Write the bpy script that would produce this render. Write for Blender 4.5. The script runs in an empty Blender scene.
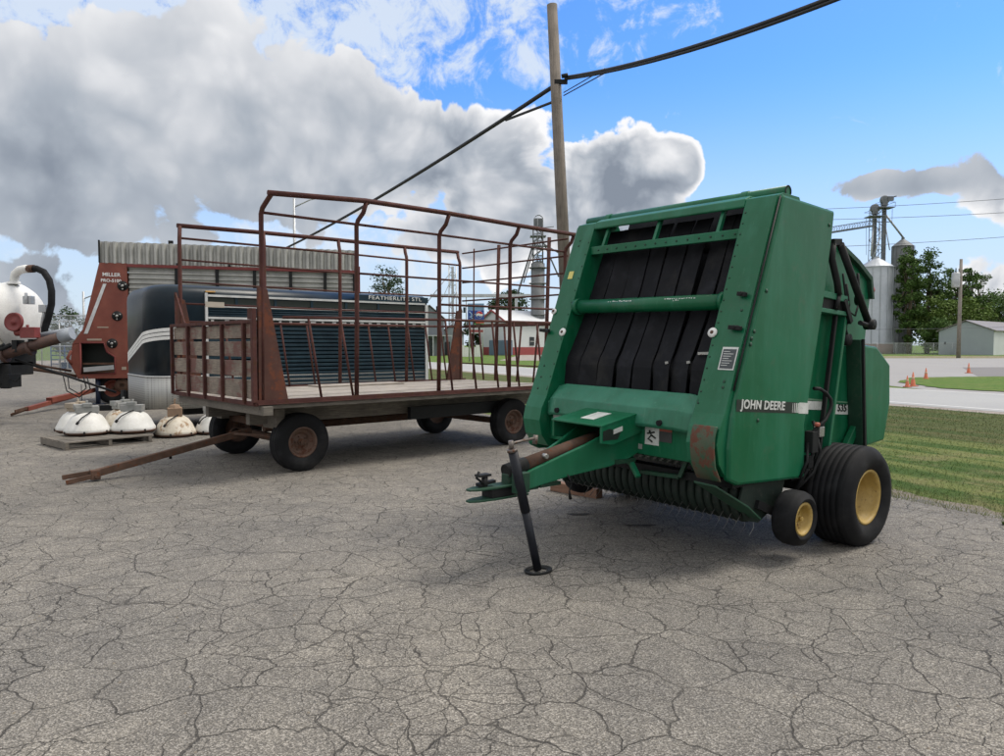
import bpy, bmesh, math, random
from mathutils import Vector, Matrix
R = math.radians
V = Vector
sc = bpy.context.scene
col = sc.collection
random.seed(7)

# ------------------------------------------------------------------ mesh builder
class MB:
    def __init__(s): s.bm = bmesh.new(); s.mi = 0
    def face(s, vs, smooth=False):
        try:
            f = s.bm.faces.new(vs); f.material_index = s.mi; f.smooth = smooth; return f
        except ValueError: return None
    def poly(s, pts): return s.face([s.bm.verts.new(p) for p in pts])
    def box(s, a, b):
        x0, y0, z0 = a; x1, y1, z1 = b
        v = [s.bm.verts.new(p) for p in ((x0,y0,z0),(x1,y0,z0),(x1,y1,z0),(x0,y1,z0),(x0,y0,z1),(x1,y0,z1),(x1,y1,z1),(x0,y1,z1))]
        for q in ((0,3,2,1),(4,5,6,7),(0,1,5,4),(1,2,6,5),(2,3,7,6),(3,0,4,7)): s.face([v[i] for i in q])
        return s
    def prism(s, poly, a, b, axis='y'):
        # poly: 2d points; extruded along axis from a to b.  y: (x,z)   x: (y,z)   z: (x,y)
        def P(p, t):
            return {'y': (p[0], t, p[1]), 'x': (t, p[0], p[1]), 'z': (p[0], p[1], t)}[axis]
        A = [s.bm.verts.new(P(p, a)) for p in poly]; B = [s.bm.verts.new(P(p, b)) for p in poly]
        s.face(A[::-1]); s.face(B)
        n = len(poly)
        for i in range(n): s.face([A[i], A[(i+1) % n], B[(i+1) % n], B[i]])
        return s
    def bar(s, p0, p1, w, h, up=(0,0,1)):
        p0 = V(p0); p1 = V(p1); d = (p1-p0).normalized(); up = V(up)
        if abs(d.dot(up)) > .98: up = V((1,0,0))
        x = d.cross(up).normalized()*w/2; y = d.cross(x).normalized()*h/2
        v = [s.bm.verts.new(p+q) for p in (p0, p1) for q in (-x-y, x-y, x+y, -x+y)]
        for q in ((3,2,1,0),(4,5,6,7),(0,1,5,4),(1,2,6,5),(2,3,7,6),(3,0,4,7)): s.face([v[i] for i in q])
        return s
    def tube(s, pts, r, seg=10, cap=True, smooth=True):
        pts = [V(p) for p in pts]; n = len(pts)
        rr = r if isinstance(r, (list, tuple)) else [r]*n
        rings = []; ref = None
        for i, p in enumerate(pts):
            d = ((pts[min(i+1, n-1)]-p).normalized() + (p-pts[max(i-1, 0)]).normalized()).normalized()
            if ref is None:
                ref = V((0,0,1)) if abs(d.z) < .9 else V((1,0,0))
            x = (ref - d*ref.dot(d)).normalized(); y = d.cross(x); ref = x
            rings.append([s.bm.verts.new(p + (x*math.cos(2*math.pi*k/seg) + y*math.sin(2*math.pi*k/seg))*rr[i]) for k in range(seg)])
        for a, b in zip(rings, rings[1:]):
            for k in range(seg): s.face([a[k], a[(k+1) % seg], b[(k+1) % seg], b[k]], smooth)
        if cap: s.face(rings[0][::-1]); s.face(rings[-1])
        return s
    def lathe(s, prof, o=(0,0,0), ax=(0,1,0), seg=40, smooth=True, close=False, arc=None):
        # prof: (radius, distance along axis)
        ax = V(ax).normalized(); o = V(o)
        x = ax.orthogonal().normalized(); y = ax.cross(x)
        rings = []
        for r, t in prof:
            if r < 1e-6: rings.append([s.bm.verts.new(o+ax*t)])
            else: rings.append([s.bm.verts.new(o+ax*t+(x*math.cos(2*math.pi*k/seg)+y*math.sin(2*math.pi*k/seg))*r) for k in range(seg)])
        prs = list(zip(rings, rings[1:]))
        if close: prs.append((rings[-1], rings[0]))
        for a, b in prs:
            for k in range(seg):
                k2 = (k+1) % seg
                if len(a) == 1 and len(b) == 1: continue
                if len(a) == 1: s.face([a[0], b[k], b[k2]], smooth)
                elif len(b) == 1: s.face([a[k], b[0], a[k2]], smooth)
                else: s.face([a[k], b[k], b[k2], a[k2]], smooth)
        return s
    def rings(s, loops, smooth=True, closed=True, cap=True):
        L = [[s.bm.verts.new(p) for p in l] for l in loops]
        n = len(L[0])
        for a, b in zip(L, L[1:]):
            for k in range(n if closed else n-1): s.face([a[k], a[(k+1) % n], b[(k+1) % n], b[k]], smooth)
        if cap and closed: s.face(L[0][::-1]); s.face(L[-1])
        return s
    def build(s, name, mat, parent=None, bevel=0, loc=None):
        bmesh.ops.recalc_face_normals(s.bm, faces=s.bm.faces[:])
        me = bpy.data.meshes.new(name); s.bm.to_mesh(me); s.bm.free()
        for m in (mat if isinstance(mat, (list, tuple)) else [mat]): me.materials.append(m)
        o = bpy.data.objects.new(name, me); col.objects.link(o)
        if parent is not None: o.parent = parent
        if loc is not None: o.location = loc
        if bevel:
            b = o.modifiers.new('bevel', 'BEVEL'); b.width = bevel; b.segments = 2; b.limit_method = 'ANGLE'; b.angle_limit = R(35)
        return o

def tag(o, label=None, cat=None, group=None, kind=None):
    if label: o['label'] = label
    if cat: o['category'] = cat
    if group: o['group'] = group
    if kind: o['kind'] = kind
    return o
def empty(name, loc=(0,0,0), rz=0, label=None, cat=None, group=None):
    o = bpy.data.objects.new(name, None); col.objects.link(o); o.location = loc; o.rotation_euler = (0,0,rz)
    o.empty_display_size = .2
    return tag(o, label, cat, group)
def copy_tree(o, parent=None):
    c = o.copy(); col.objects.link(c)
    if parent is not None: c.parent = parent
    for ch in list(o.children): copy_tree(ch, c)
    return c
def text(name, s, size, mat, parent, mw, bold=.0, shear=0, depth=.0015, sx=1.0, spacing=1.0, label=None):
    cu = bpy.data.curves.new('t', 'FONT'); cu.body = s; cu.size = size; cu.offset = bold; cu.extrude = depth; cu.shear = shear
    cu.align_x = 'LEFT'; cu.align_y = 'BOTTOM'; cu.space_character = spacing; cu.resolution_u = 3
    t = bpy.data.objects.new('t', cu); col.objects.link(t); bpy.context.view_layer.update()
    me = bpy.data.meshes.new_from_object(t.evaluated_get(bpy.context.evaluated_depsgraph_get()))
    bpy.data.objects.remove(t); bpy.data.curves.remove(cu)
    for v in me.vertices: v.co.x *= sx
    me.materials.clear(); me.materials.append(mat); me.name = name
    o = bpy.data.objects.new(name, me); col.objects.link(o); o.parent = parent; o.matrix_local = mw
    return o

# ------------------------------------------------------------------ materials
def new_mat(name):
    m = bpy.data.materials.new(name); m.use_nodes = True
    nt = m.node_tree; b = nt.nodes['Principled BSDF']
    return m, nt, b
def N(nt, t, **kw):
    n = nt.nodes.new(t)
    for k, v in kw.items():
        if k in n.bl_rna.properties: setattr(n, k, v)
        else: n.inputs[k.replace('_', ' ')].default_value = v
    return n
def L(nt, a, b): nt.links.new(a, b)
DIM = ['3D']
def noise(nt, co, scale, detail=5, rough=.55, dist=0):
    n = N(nt, 'ShaderNodeTexNoise', noise_dimensions=DIM[0]); n.inputs['Scale'].default_value = scale; n.inputs['Detail'].default_value = detail
    n.inputs['Roughness'].default_value = rough; n.inputs['Distortion'].default_value = dist
    if co is not None: L(nt, co, n.inputs['Vector'])
    return n.outputs['Fac']
def ramp(nt, fac, stops):
    r = N(nt, 'ShaderNodeValToRGB'); e = r.color_ramp.elements
    while len(e) < len(stops): e.new(.5)
    for el, (p, c) in zip(e, stops):
        el.position = p; el.color = (c if hasattr(c, '__len__') else (c,c,c)) + ((1,) if hasattr(c, '__len__') and len(c) == 3 else ()) if hasattr(c, '__len__') else (c,c,c,1)
    L(nt, fac, r.inputs['Fac']); return r.outputs['Color']
def mixc(nt, fac, a, b, mode='MIX'):
    m = N(nt, 'ShaderNodeMix', data_type='RGBA', blend_type=mode)
    for sck, val in ((m.inputs[0], fac), (m.inputs[6], a), (m.inputs[7], b)):
        if hasattr(val, 'links'): L(nt, val, sck)
        elif hasattr(val, '__len__'): sck.default_value = tuple(val)+(1,) if len(val) == 3 else val
        else: sck.default_value = val
    return m.outputs[2]
def mth(nt, op, a, b=None, c=None, clamp=False):
    m = N(nt, 'ShaderNodeMath', operation=op, use_clamp=clamp)
    for i, val in enumerate((a, b, c)):
        if val is None: continue
        if hasattr(val, 'links'): L(nt, val, m.inputs[i])
        else: m.inputs[i].default_value = val
    return m.outputs[0]
def sstep(nt, v, a, b, lo=0, hi=1):
    m = N(nt, 'ShaderNodeMapRange', interpolation_type='SMOOTHSTEP'); L(nt, v, m.inputs[0])
    for i, x in enumerate((a, b, lo, hi)): m.inputs[i+1].default_value = x
    return m.outputs[0]
def coord(nt, scale=None, kind='Object'):
    tc = N(nt, 'ShaderNodeTexCoord').outputs[kind]
    if scale is None: return tc
    mp = N(nt, 'ShaderNodeMapping'); mp.inputs['Scale'].default_value = scale; L(nt, tc, mp.inputs['Vector']); return mp.outputs[0]
def bump(nt, b, h, strength=.3, dist=.01):
    n = N(nt, 'ShaderNodeBump'); n.inputs['Strength'].default_value = strength; n.inputs['Distance'].default_value = dist
    L(nt, h, n.inputs['Height']); L(nt, n.outputs[0], b.inputs['Normal'])

def mat_paint(name, base, fade=None, rough=.45, metal=0, scale=3, rust=0, dirt=.3, rustc=(.13,.05,.025), bmp=.15, spec=.5, grime=(.09,.08,.065), scr=0, streak=None, dent=0):
    m, nt, b = new_mat(name); co = coord(nt)
    fade = fade or tuple(min(1, c*1.35+.01) for c in base)
    n1 = noise(nt, co, scale, 6, .6); n2 = noise(nt, co, scale*7, 5, .65)
    c = mixc(nt, sstep(nt, n1, .35, .7), base, fade)
    if dirt: c = mixc(nt, mth(nt, 'MULTIPLY', sstep(nt, n2, .5, .8), dirt), c, grime)
    if scr:
        n4 = noise(nt, coord(nt, (30, 30, 4)), 1, 4, .7)
        c = mixc(nt, mth(nt, 'MULTIPLY', sstep(nt, n4, .62, .7), scr), c, tuple(min(1, x*2+.12) for x in base))
    rg = mth(nt, 'ADD', mth(nt, 'MULTIPLY', n1, .25), rough-.1)
    if streak:
        ns = noise(nt, coord(nt, (5, 5, .7)), 1, 6, .6)
        c = mixc(nt, mth(nt, 'MULTIPLY', sstep(nt, ns, .45, .72), .55), c, streak)
        nd = noise(nt, co, 4.5, 7, .75); c = mixc(nt, mth(nt, 'MULTIPLY', sstep(nt, nd, .56, .72), .30), c, (.10,.10,.075))
    if rust:
        n3 = noise(nt, co, scale*2.3, 8, .7)
        k = sstep(nt, n3, 1-rust-.06, 1-rust+.04)
        c = mixc(nt, k, c, rustc); rg = mth(nt, 'ADD', rg, mth(nt, 'MULTIPLY', k, .3))
    L(nt, c, b.inputs['Base Color']); L(nt, rg, b.inputs['Roughness'])
    b.inputs['Metallic'].default_value = metal; b.inputs['Specular IOR Level'].default_value = spec
    if dent: n2 = mth(nt, 'ADD', n2, mth(nt, 'MULTIPLY', noise(nt, co, 2.2, 3, .5), dent))
    bump(nt, b, n2, bmp, .004)
    return m
def mat_flat(name, c, rough=.6, emit=0):
    m, nt, b = new_mat(name); co = coord(nt); n = noise(nt, co, 9, 4)
    L(nt, mixc(nt, n, tuple(x*.85 for x in c), tuple(min(1, x*1.1) for x in c)), b.inputs['Base Color'])
    b.inputs['Roughness'].default_value = rough
    return m
def mat_wood(name, c0, c1, red=None, redamt=.5, ax=(6, 60, 60), rough=.85):
    m, nt, b = new_mat(name); co = coord(nt, ax); o = coord(nt)
    g = noise(nt, co, 1, 8, .65, .4); n = noise(nt, o, 3, 5)
    c = mixc(nt, sstep(nt, g, .3, .7), c0, c1)
    c = mixc(nt, mth(nt, 'MULTIPLY', sstep(nt, n, .4, .7), .4), c, tuple(x*.5 for x in c0))
    if red:
        k = sstep(nt, mth(nt, 'ADD', mth(nt, 'MULTIPLY', noise(nt, o, 2.2, 4, .6), .6), mth(nt, 'MULTIPLY', g, .4)), redamt-.04, redamt+.04)
        c = mixc(nt, mth(nt, 'MULTIPLY', k, .8), c, red)
    L(nt, c, b.inputs['Base Color']); b.inputs['Roughness'].default_value = rough
    bump(nt, b, g, .5, .006); return m
def mat_rubber(name='rubber', c=(.008,.0085,.010)):
    m, nt, b = new_mat(name); co = coord(nt); n = noise(nt, co, 6, 6, .6)
    L(nt, mixc(nt, sstep(nt, n, .45, .8), c, tuple(x*2.0+.006 for x in c)), b.inputs['Base Color'])
    ds = noise(nt, co, 2.5, 6, .7); L(nt, mixc(nt, mth(nt, 'MULTIPLY', sstep(nt, ds, .5, .75), .5), mixc(nt, sstep(nt, n, .45, .8), c, tuple(x*2.0+.006 for x in c)), (.035,.033,.030)), b.inputs['Base Color'])
    b.inputs['Roughness'].default_value = .75; b.inputs['Specular IOR Level'].default_value = .22
    bump(nt, b, noise(nt, co, 60, 3), .25, .003); return m

GREEN = mat_paint('green_paint', (.002,.096,.038), (.007,.134,.064), .33, scale=1.1, dirt=.10, bmp=.12, scr=.12, spec=.36, rust=.25, rustc=(.045,.045,.028), streak=(.028,.17,.10), dent=14)
GREEN_OLD = mat_paint('green_faded_paint', (.010,.120,.062), (.030,.185,.115), .50, scale=2.5, dirt=.25, bmp=.2, scr=.25, rust=.27, streak=(.05,.22,.14), dent=8)
GREEN_DK = mat_paint('green_dark_paint_and_shade', (.005,.038,.020), (.009,.058,.030), .6, scale=3, dirt=.4, rust=.25)
BLACK = mat_paint('black_paint', (.006,.007,.008), (.013,.014,.015), .6, scale=5, dirt=.12, spec=.3)
BLUEBLACK = mat_paint('jack_paint', (.006,.008,.013), (.012,.014,.022), .5, scale=8, dirt=.15, rust=.30, rustc=(.04,.03,.025), spec=.3)
YELLOW = mat_paint('yellow_paint', (.36,.24,.055), (.48,.34,.11), .5, scale=6, dirt=.55, rust=.33, grime=(.16,.11,.06))
RUBBER = mat_rubber()
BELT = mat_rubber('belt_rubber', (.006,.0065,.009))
STEEL = mat_paint('steel', (.32,.32,.31), (.45,.45,.43), .4, metal=.8, scale=10, rust=.35)
GALV = mat_paint('galvanised_steel', (.42,.44,.46), (.55,.57,.58), .45, metal=.5, scale=2, dirt=.2)
RUST = mat_paint('rusty_red_steel', (.062,.021,.019), (.098,.038,.032), .75, scale=5, rust=.42, rustc=(.075,.035,.022), dirt=.35, spec=.3, bmp=.4)
RUST2 = mat_paint('rusty_gusset_steel', (.065,.030,.024), (.10,.042,.032), .75, scale=2, rust=.44, rustc=(.14,.050,.030), dirt=.3, spec=.3, bmp=.4)
RUSTBROWN = mat_paint('brown_rusty_steel', (.075,.045,.032), (.12,.07,.05), .8, scale=8, rust=.4, dirt=.4, spec=.3)
GUARD = mat_paint('bare_rusty_guard', (.020,.085,.045), (.09,.08,.05), .6, scale=3.5, rust=.46, rustc=(.12,.045,.028), dirt=.5)
WHITE = mat_paint('white_paint', (.72,.72,.70), (.80,.80,.78), .5, scale=6, dirt=.3)
DECALW = mat_paint('white_decal', (.55,.57,.55), (.66,.68,.66), .5, scale=9, dirt=.5, bmp=.02)
DECALK = mat_flat('black_decal', (.012,.02,.016), .5)
DECALR = mat_flat('red_decal', (.35,.09,.06), .5)
YDEC = mat_flat('yellow_decal', (.65,.58,.16), .5)
PLANK = mat_wood('grey_planks', (.26,.23,.20), (.42,.38,.33))
PLANKR = mat_wood('red_weathered_boards', (.16,.13,.105), (.31,.265,.215), red=(.13,.040,.036), redamt=.515, ax=(60,5,60))
TIMBER = mat_wood('timber', (.11,.10,.085), (.215,.19,.16))
POLEW = mat_wood('pole_wood', (.125,.108,.092), (.225,.19,.16), ax=(50,50,2))
# ------------------------------------------------------------------ camera, light, sky
cam_d = bpy.data.cameras.new('camera'); cam = bpy.data.objects.new('camera', cam_d); col.objects.link(cam)
cam.location = (0,0,1.6); cam.rotation_euler = (R(90)-math.atan(33/725), 0, 0)
cam_d.sensor_width = 36; cam_d.lens = 725/1004*36; cam_d.clip_end = 5000; cam_d.clip_start = .05
sc.camera = cam
SUN_EL, SUN_AZ = R(58), R(75)     # azimuth from +Y towards +X
sd = bpy.data.lights.new('sun', 'SUN'); so = bpy.data.objects.new('sun', sd); col.objects.link(so)
sd.energy = 1.5; sd.angle = R(24); sd.color = (1,.93,.83)
dirv = V((math.sin(SUN_AZ)*math.cos(SUN_EL), math.cos(SUN_AZ)*math.cos(SUN_EL), math.sin(SUN_EL)))
so.rotation_euler = dirv.to_track_quat('Z', 'Y').to_euler(); so.location = dirv*60
sc.view_settings.view_transform = 'Standard'; sc.view_settings.look = 'None'; sc.view_settings.exposure = 1.0; sc.view_settings.gamma = 1
sc.cycles.max_bounces = 5; sc.cycles.diffuse_bounces = 3; sc.cycles.glossy_bounces = 3; sc.cycles.transparent_max_bounces = 12; sc.cycles.use_denoising = True
sc.cycles.use_adaptive_sampling = True; sc.cycles.adaptive_threshold = .025; sc.cycles.caustics_reflective = False; sc.cycles.caustics_refractive = False

DIM[0] = '2D'
w = bpy.data.worlds.new('World'); sc.world = w; w.use_nodes = True; nt = w.node_tree; nt.nodes.clear()
sky = N(nt, 'ShaderNodeTexSky', sky_type='NISHITA', sun_disc=False); sky.sun_elevation = SUN_EL; sky.sun_rotation = SUN_AZ
sky.air_density = 1.0; sky.dust_density = .6; sky.ozone_density = 2.0

# cloud field: a node group over a point (azimuth, elevation) in hundreds of "pixels" of angle
PX = 725.
def ang(u, v):   # picture direction -> (azimuth, elevation) in radians
    a = (u-502)/PX; b = (378-v)/PX; P = math.atan(33/725)
    y = math.cos(P)+b*math.sin(P); z = -math.sin(P)+b*math.cos(P)
    return math.atan2(a, y), math.atan2(z, math.hypot(a, y))
def group_blobs(name, blobs):
    g = bpy.data.node_groups.new(name, 'ShaderNodeTree')
    g.interface.new_socket('P', in_out='INPUT', socket_type='NodeSocketVector'); g.interface.new_socket('D', in_out='OUTPUT', socket_type='NodeSocketFloat')
    gi = g.nodes.new('NodeGroupInput'); go = g.nodes.new('NodeGroupOutput'); acc = None
    for (u, v, ru, rv, wt) in blobs:
        a, e = ang(u, v)
        s = N(g, 'ShaderNodeVectorMath', operation='SUBTRACT'); L(g, gi.outputs[0], s.inputs[0]); s.inputs[1].default_value = (a, e, 0)
        m = N(g, 'ShaderNodeVectorMath', operation='MULTIPLY'); L(g, s.outputs[0], m.inputs[0]); m.inputs[1].default_value = (PX/ru, PX/rv, 0)
        d = N(g, 'ShaderNodeVectorMath', operation='DOT_PRODUCT'); L(g, m.outputs[0], d.inputs[0]); L(g, m.outputs[0], d.inputs[1])
        # 1 - d2, clamped at the bottom
        val = mth(g, 'MULTIPLY', mth(g, 'MAXIMUM', mth(g, 'SUBTRACT', 1.0, d.outputs['Value']), -1.5), wt)
        acc = val if acc is None else mth(g, 'SMOOTH_MAX', acc, val, .25)
    L(g, acc, go.inputs[0]); return g
CUM = [(-260,130,300,72,1),(40,145,140,88,1),(0,140,260,50,1),(200,130,150,105,1),(250,165,150,50,1),(330,130,120,85,1),(415,150,88,68,1),(520,195,100,85,1),(600,195,85,72,1),(632,190,50,46,1),(674,168,28,30,.9),(640,228,62,40,1),(500,232,120,34,.9),
       (30,300,70,42,.6),(150,305,60,28,.5),(1010,285,48,34,.6),(1150,270,90,60,.8),(900,188,50,14,.5),(1300,150,200,60,.8),(-600,220,260,80,.8)]
gC = group_blobs('cumulus_shapes', CUM)
gW = group_blobs('thin_cloud_shapes', [(60,10,330,75,1),(330,25,200,55,.9),(460,-10,160,40,.7),(560,50,80,34,.35),(630,15,70,26,.3),(90,238,60,7,.7),(-300,40,400,120,1),(400,255,190,40,.6),(150,-200,600,150,.7)])
tc = N(nt, 'ShaderNodeTexCoord'); sep = N(nt, 'ShaderNodeSeparateXYZ'); L(nt, tc.outputs['Generated'], sep.inputs[0])
az = mth(nt, 'ARCTAN2', sep.outputs[0], sep.outputs[1]); el = mth(nt, 'ARCSINE', sep.outputs[2])
cmb = N(nt, 'ShaderNodeCombineXYZ'); L(nt, az, cmb.inputs[0]); L(nt, el, cmb.inputs[1]); P0 = cmb.outputs[0]
DIR = tc.outputs['Generated']
def off(vec, o):
    a = N(nt, 'ShaderNodeVectorMath', operation='ADD'); L(nt, vec, a.inputs[0]); a.inputs[1].default_value = o; return a.outputs[0]
def grp(g, vec):
    n = N(nt, 'ShaderNodeGroup'); n.node_tree = g; L(nt, vec, n.inputs[0]); return n.outputs[0]
# bright cloud added overhead and behind, out of view, to whiten ambient light
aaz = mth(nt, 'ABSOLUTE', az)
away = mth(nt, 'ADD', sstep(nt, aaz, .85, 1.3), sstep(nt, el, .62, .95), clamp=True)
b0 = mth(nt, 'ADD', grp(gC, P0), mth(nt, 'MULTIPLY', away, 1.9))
def density(vec):
    b = b0
    n1 = noise(nt, vec, 7, 7, .58, .25)
    vo = N(nt, 'ShaderNodeTexVoronoi', feature='SMOOTH_F1', voronoi_dimensions='2D'); vo.inputs['Scale'].default_value = 13; vo.inputs['Smoothness'] .default_value = .6
    wv = N(nt, 'ShaderNodeVectorMath', operation='ADD'); L(nt, vec, wv.inputs[0])
    nn = N(nt, 'ShaderNodeTexNoise', noise_dimensions='2D'); nn.inputs['Scale'].default_value = 9; nn.inputs['Detail'].default_value = 3; L(nt, vec, nn.inputs['Vector'])
    ms = N(nt, 'ShaderNodeVectorMath', operation='MULTIPLY_ADD'); L(nt, nn.outputs['Color'], ms.inputs[0]); ms.inputs[1].default_value = (.07,.07,0); ms.inputs[2].default_value = (-.035,-.035,0)
    L(nt, ms.outputs[0], wv.inputs[1]); L(nt, wv.outputs[0], vo.inputs['Vector'])
    d = mth(nt, 'ADD', b, mth(nt, 'MULTIPLY', mth(nt, 'SUBTRACT', n1, .5), 1.9))
    v2 = N(nt, 'ShaderNodeTexVoronoi', feature='SMOOTH_F1', voronoi_dimensions='2D'); v2.inputs['Scale'].default_value = 36; v2.inputs['Smoothness'].default_value = .5; L(nt, wv.outputs[0], v2.inputs['Vector'])
    global puff
    puff = mth(nt, 'ADD', mth(nt, 'SUBTRACT', .42, vo.outputs['Distance']), mth(nt, 'MULTIPLY', mth(nt, 'SUBTRACT', .42, v2.outputs['Distance']), .4))
    d = mth(nt, 'ADD', d, mth(nt, 'MULTIPLY', puff, .75))
    d = mth(nt, 'SUBTRACT', d, .10)
    return d
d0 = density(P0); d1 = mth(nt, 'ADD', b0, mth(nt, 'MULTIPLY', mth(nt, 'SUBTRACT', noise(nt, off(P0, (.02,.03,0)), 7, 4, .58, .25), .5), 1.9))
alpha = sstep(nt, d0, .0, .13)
# light side: where the cloud gets thinner towards the sun
lit = mth(nt, 'SUBTRACT', d0, d1)
edge = mth(nt, 'SUBTRACT', 1.0, sstep(nt, d0, .04, .55))
rightness = mth(nt, 'MULTIPLY', sstep(nt, az, -.30, .05), mth(nt, 'SUBTRACT', 1.0, mth(nt, 'MULTIPLY', sstep(nt, az, .34, .42), sstep(nt, el, .15, .19))))          # the sun stands to the right of the cloud bank
lum = mth(nt, 'ADD', mth(nt, 'MULTIPLY', edge, mth(nt, 'ADD', .08, mth(nt, 'MULTIPLY', rightness, .66))), mth(nt, 'MULTIPLY', lit, mth(nt, 'ADD', .20, mth(nt, 'MULTIPLY', rightness, .45))))
lum = mth(nt, 'ADD', lum, .22)
lum = mth(nt, 'ADD', lum, mth(nt, 'MULTIPLY', sstep(nt, el, .13, .42), .34))
lum = mth(nt, 'ADD', lum, mth(nt, 'MULTIPLY', away, .45))  # extra brightness for the added unseen cloud
lum = mth(nt, 'ADD', lum, mth(nt, 'MULTIPLY', puff, .16))
lum = mth(nt, 'ADD', lum, mth(nt, 'MULTIPLY', mth(nt, 'SUBTRACT', noise(nt, P0, 4, 5, .5), .5), .34))
ccol = ramp(nt, lum, [(0,(.25,.29,.355)),(.25,(.42,.465,.53)),(.5,(.64,.665,.71)),(.9,(.98,.98,.99))])
# thin high cloud and horizon haze
wisp = mth(nt, 'ADD', grp(gW, P0), mth(nt, 'MULTIPLY', mth(nt, 'SUBTRACT', noise(nt, P0, 16, 7, .68, .3), .5), 3.2))
wa = mth(nt, 'MULTIPLY', sstep(nt, wisp, .05, .9), .85)
haze_a = mth(nt, 'MULTIPLY', sstep(nt, el, .36, .02), .88)
skyS = N(nt, 'ShaderNodeMix', data_type='RGBA', blend_type='MULTIPLY'); skyS.inputs[0].default_value = 1
L(nt, sky.outputs[0], skyS.inputs[6]); skyS.inputs[7].default_value = (.55,.95,1.45,1)
bg0 = N(nt, 'ShaderNodeBackground'); L(nt, skyS.outputs[2], bg0.inputs[0]); bg0.inputs[1].default_value = .078
bgH = N(nt, 'ShaderNodeBackground'); bgH.inputs[0].default_value = (.70,.79,.88,1); bgH.inputs[1].default_value = .5
bgW = N(nt, 'ShaderNodeBackground'); bgW.inputs[0].default_value = (.76,.84,.93,1); bgW.inputs[1].default_value = .5
bgC = N(nt, 'ShaderNodeBackground'); L(nt, ccol, bgC.inputs[0]); bgC.inputs[1].default_value = .5
def mixs(f, a, b):
    m = N(nt, 'ShaderNodeMixShader'); L(nt, f, m.inputs[0]); L(nt, a, m.inputs[1]); L(nt, b, m.inputs[2]); return m.outputs[0]
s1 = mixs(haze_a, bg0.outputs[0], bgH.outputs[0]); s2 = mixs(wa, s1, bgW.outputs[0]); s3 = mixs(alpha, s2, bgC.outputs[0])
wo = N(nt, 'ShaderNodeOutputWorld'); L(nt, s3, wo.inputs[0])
w.cycles.sampling_method = 'MANUAL'; w.cycles.sample_map_resolution = 512

# ------------------------------------------------------------------ ground
def g2(n, s): return (n*.887 - s*.462, n*.462 + s*.887)     # n across the road, s along it
def sheet(name, pts, z, mat, kind='structure', rough_edge=0, step=.35):
    out = []
    if rough_edge:
        rnd = random.Random(3)
        for i, p in enumerate(pts):
            q = pts[(i+1) % len(pts)]; d = math.dist(p, q); k = min(400, max(1, int(d/step)))
            for j in range(k):
                t = j/k; out.append((p[0]+(q[0]-p[0])*t+rnd.uniform(-1,1)*rough_edge, p[1]+(q[1]-p[1])*t+rnd.uniform(-1,1)*rough_edge))
    else: out = pts
    m = MB(); m.poly([(x, y, 0) for x, y in out])
    o = m.build(name, mat, loc=(0,0,z)); bpy.context.view_layer.update()
    o.data.flip_normals() if o.data.polygons[0].normal.z < 0 else None
    return tag(o, kind=kind)

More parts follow.
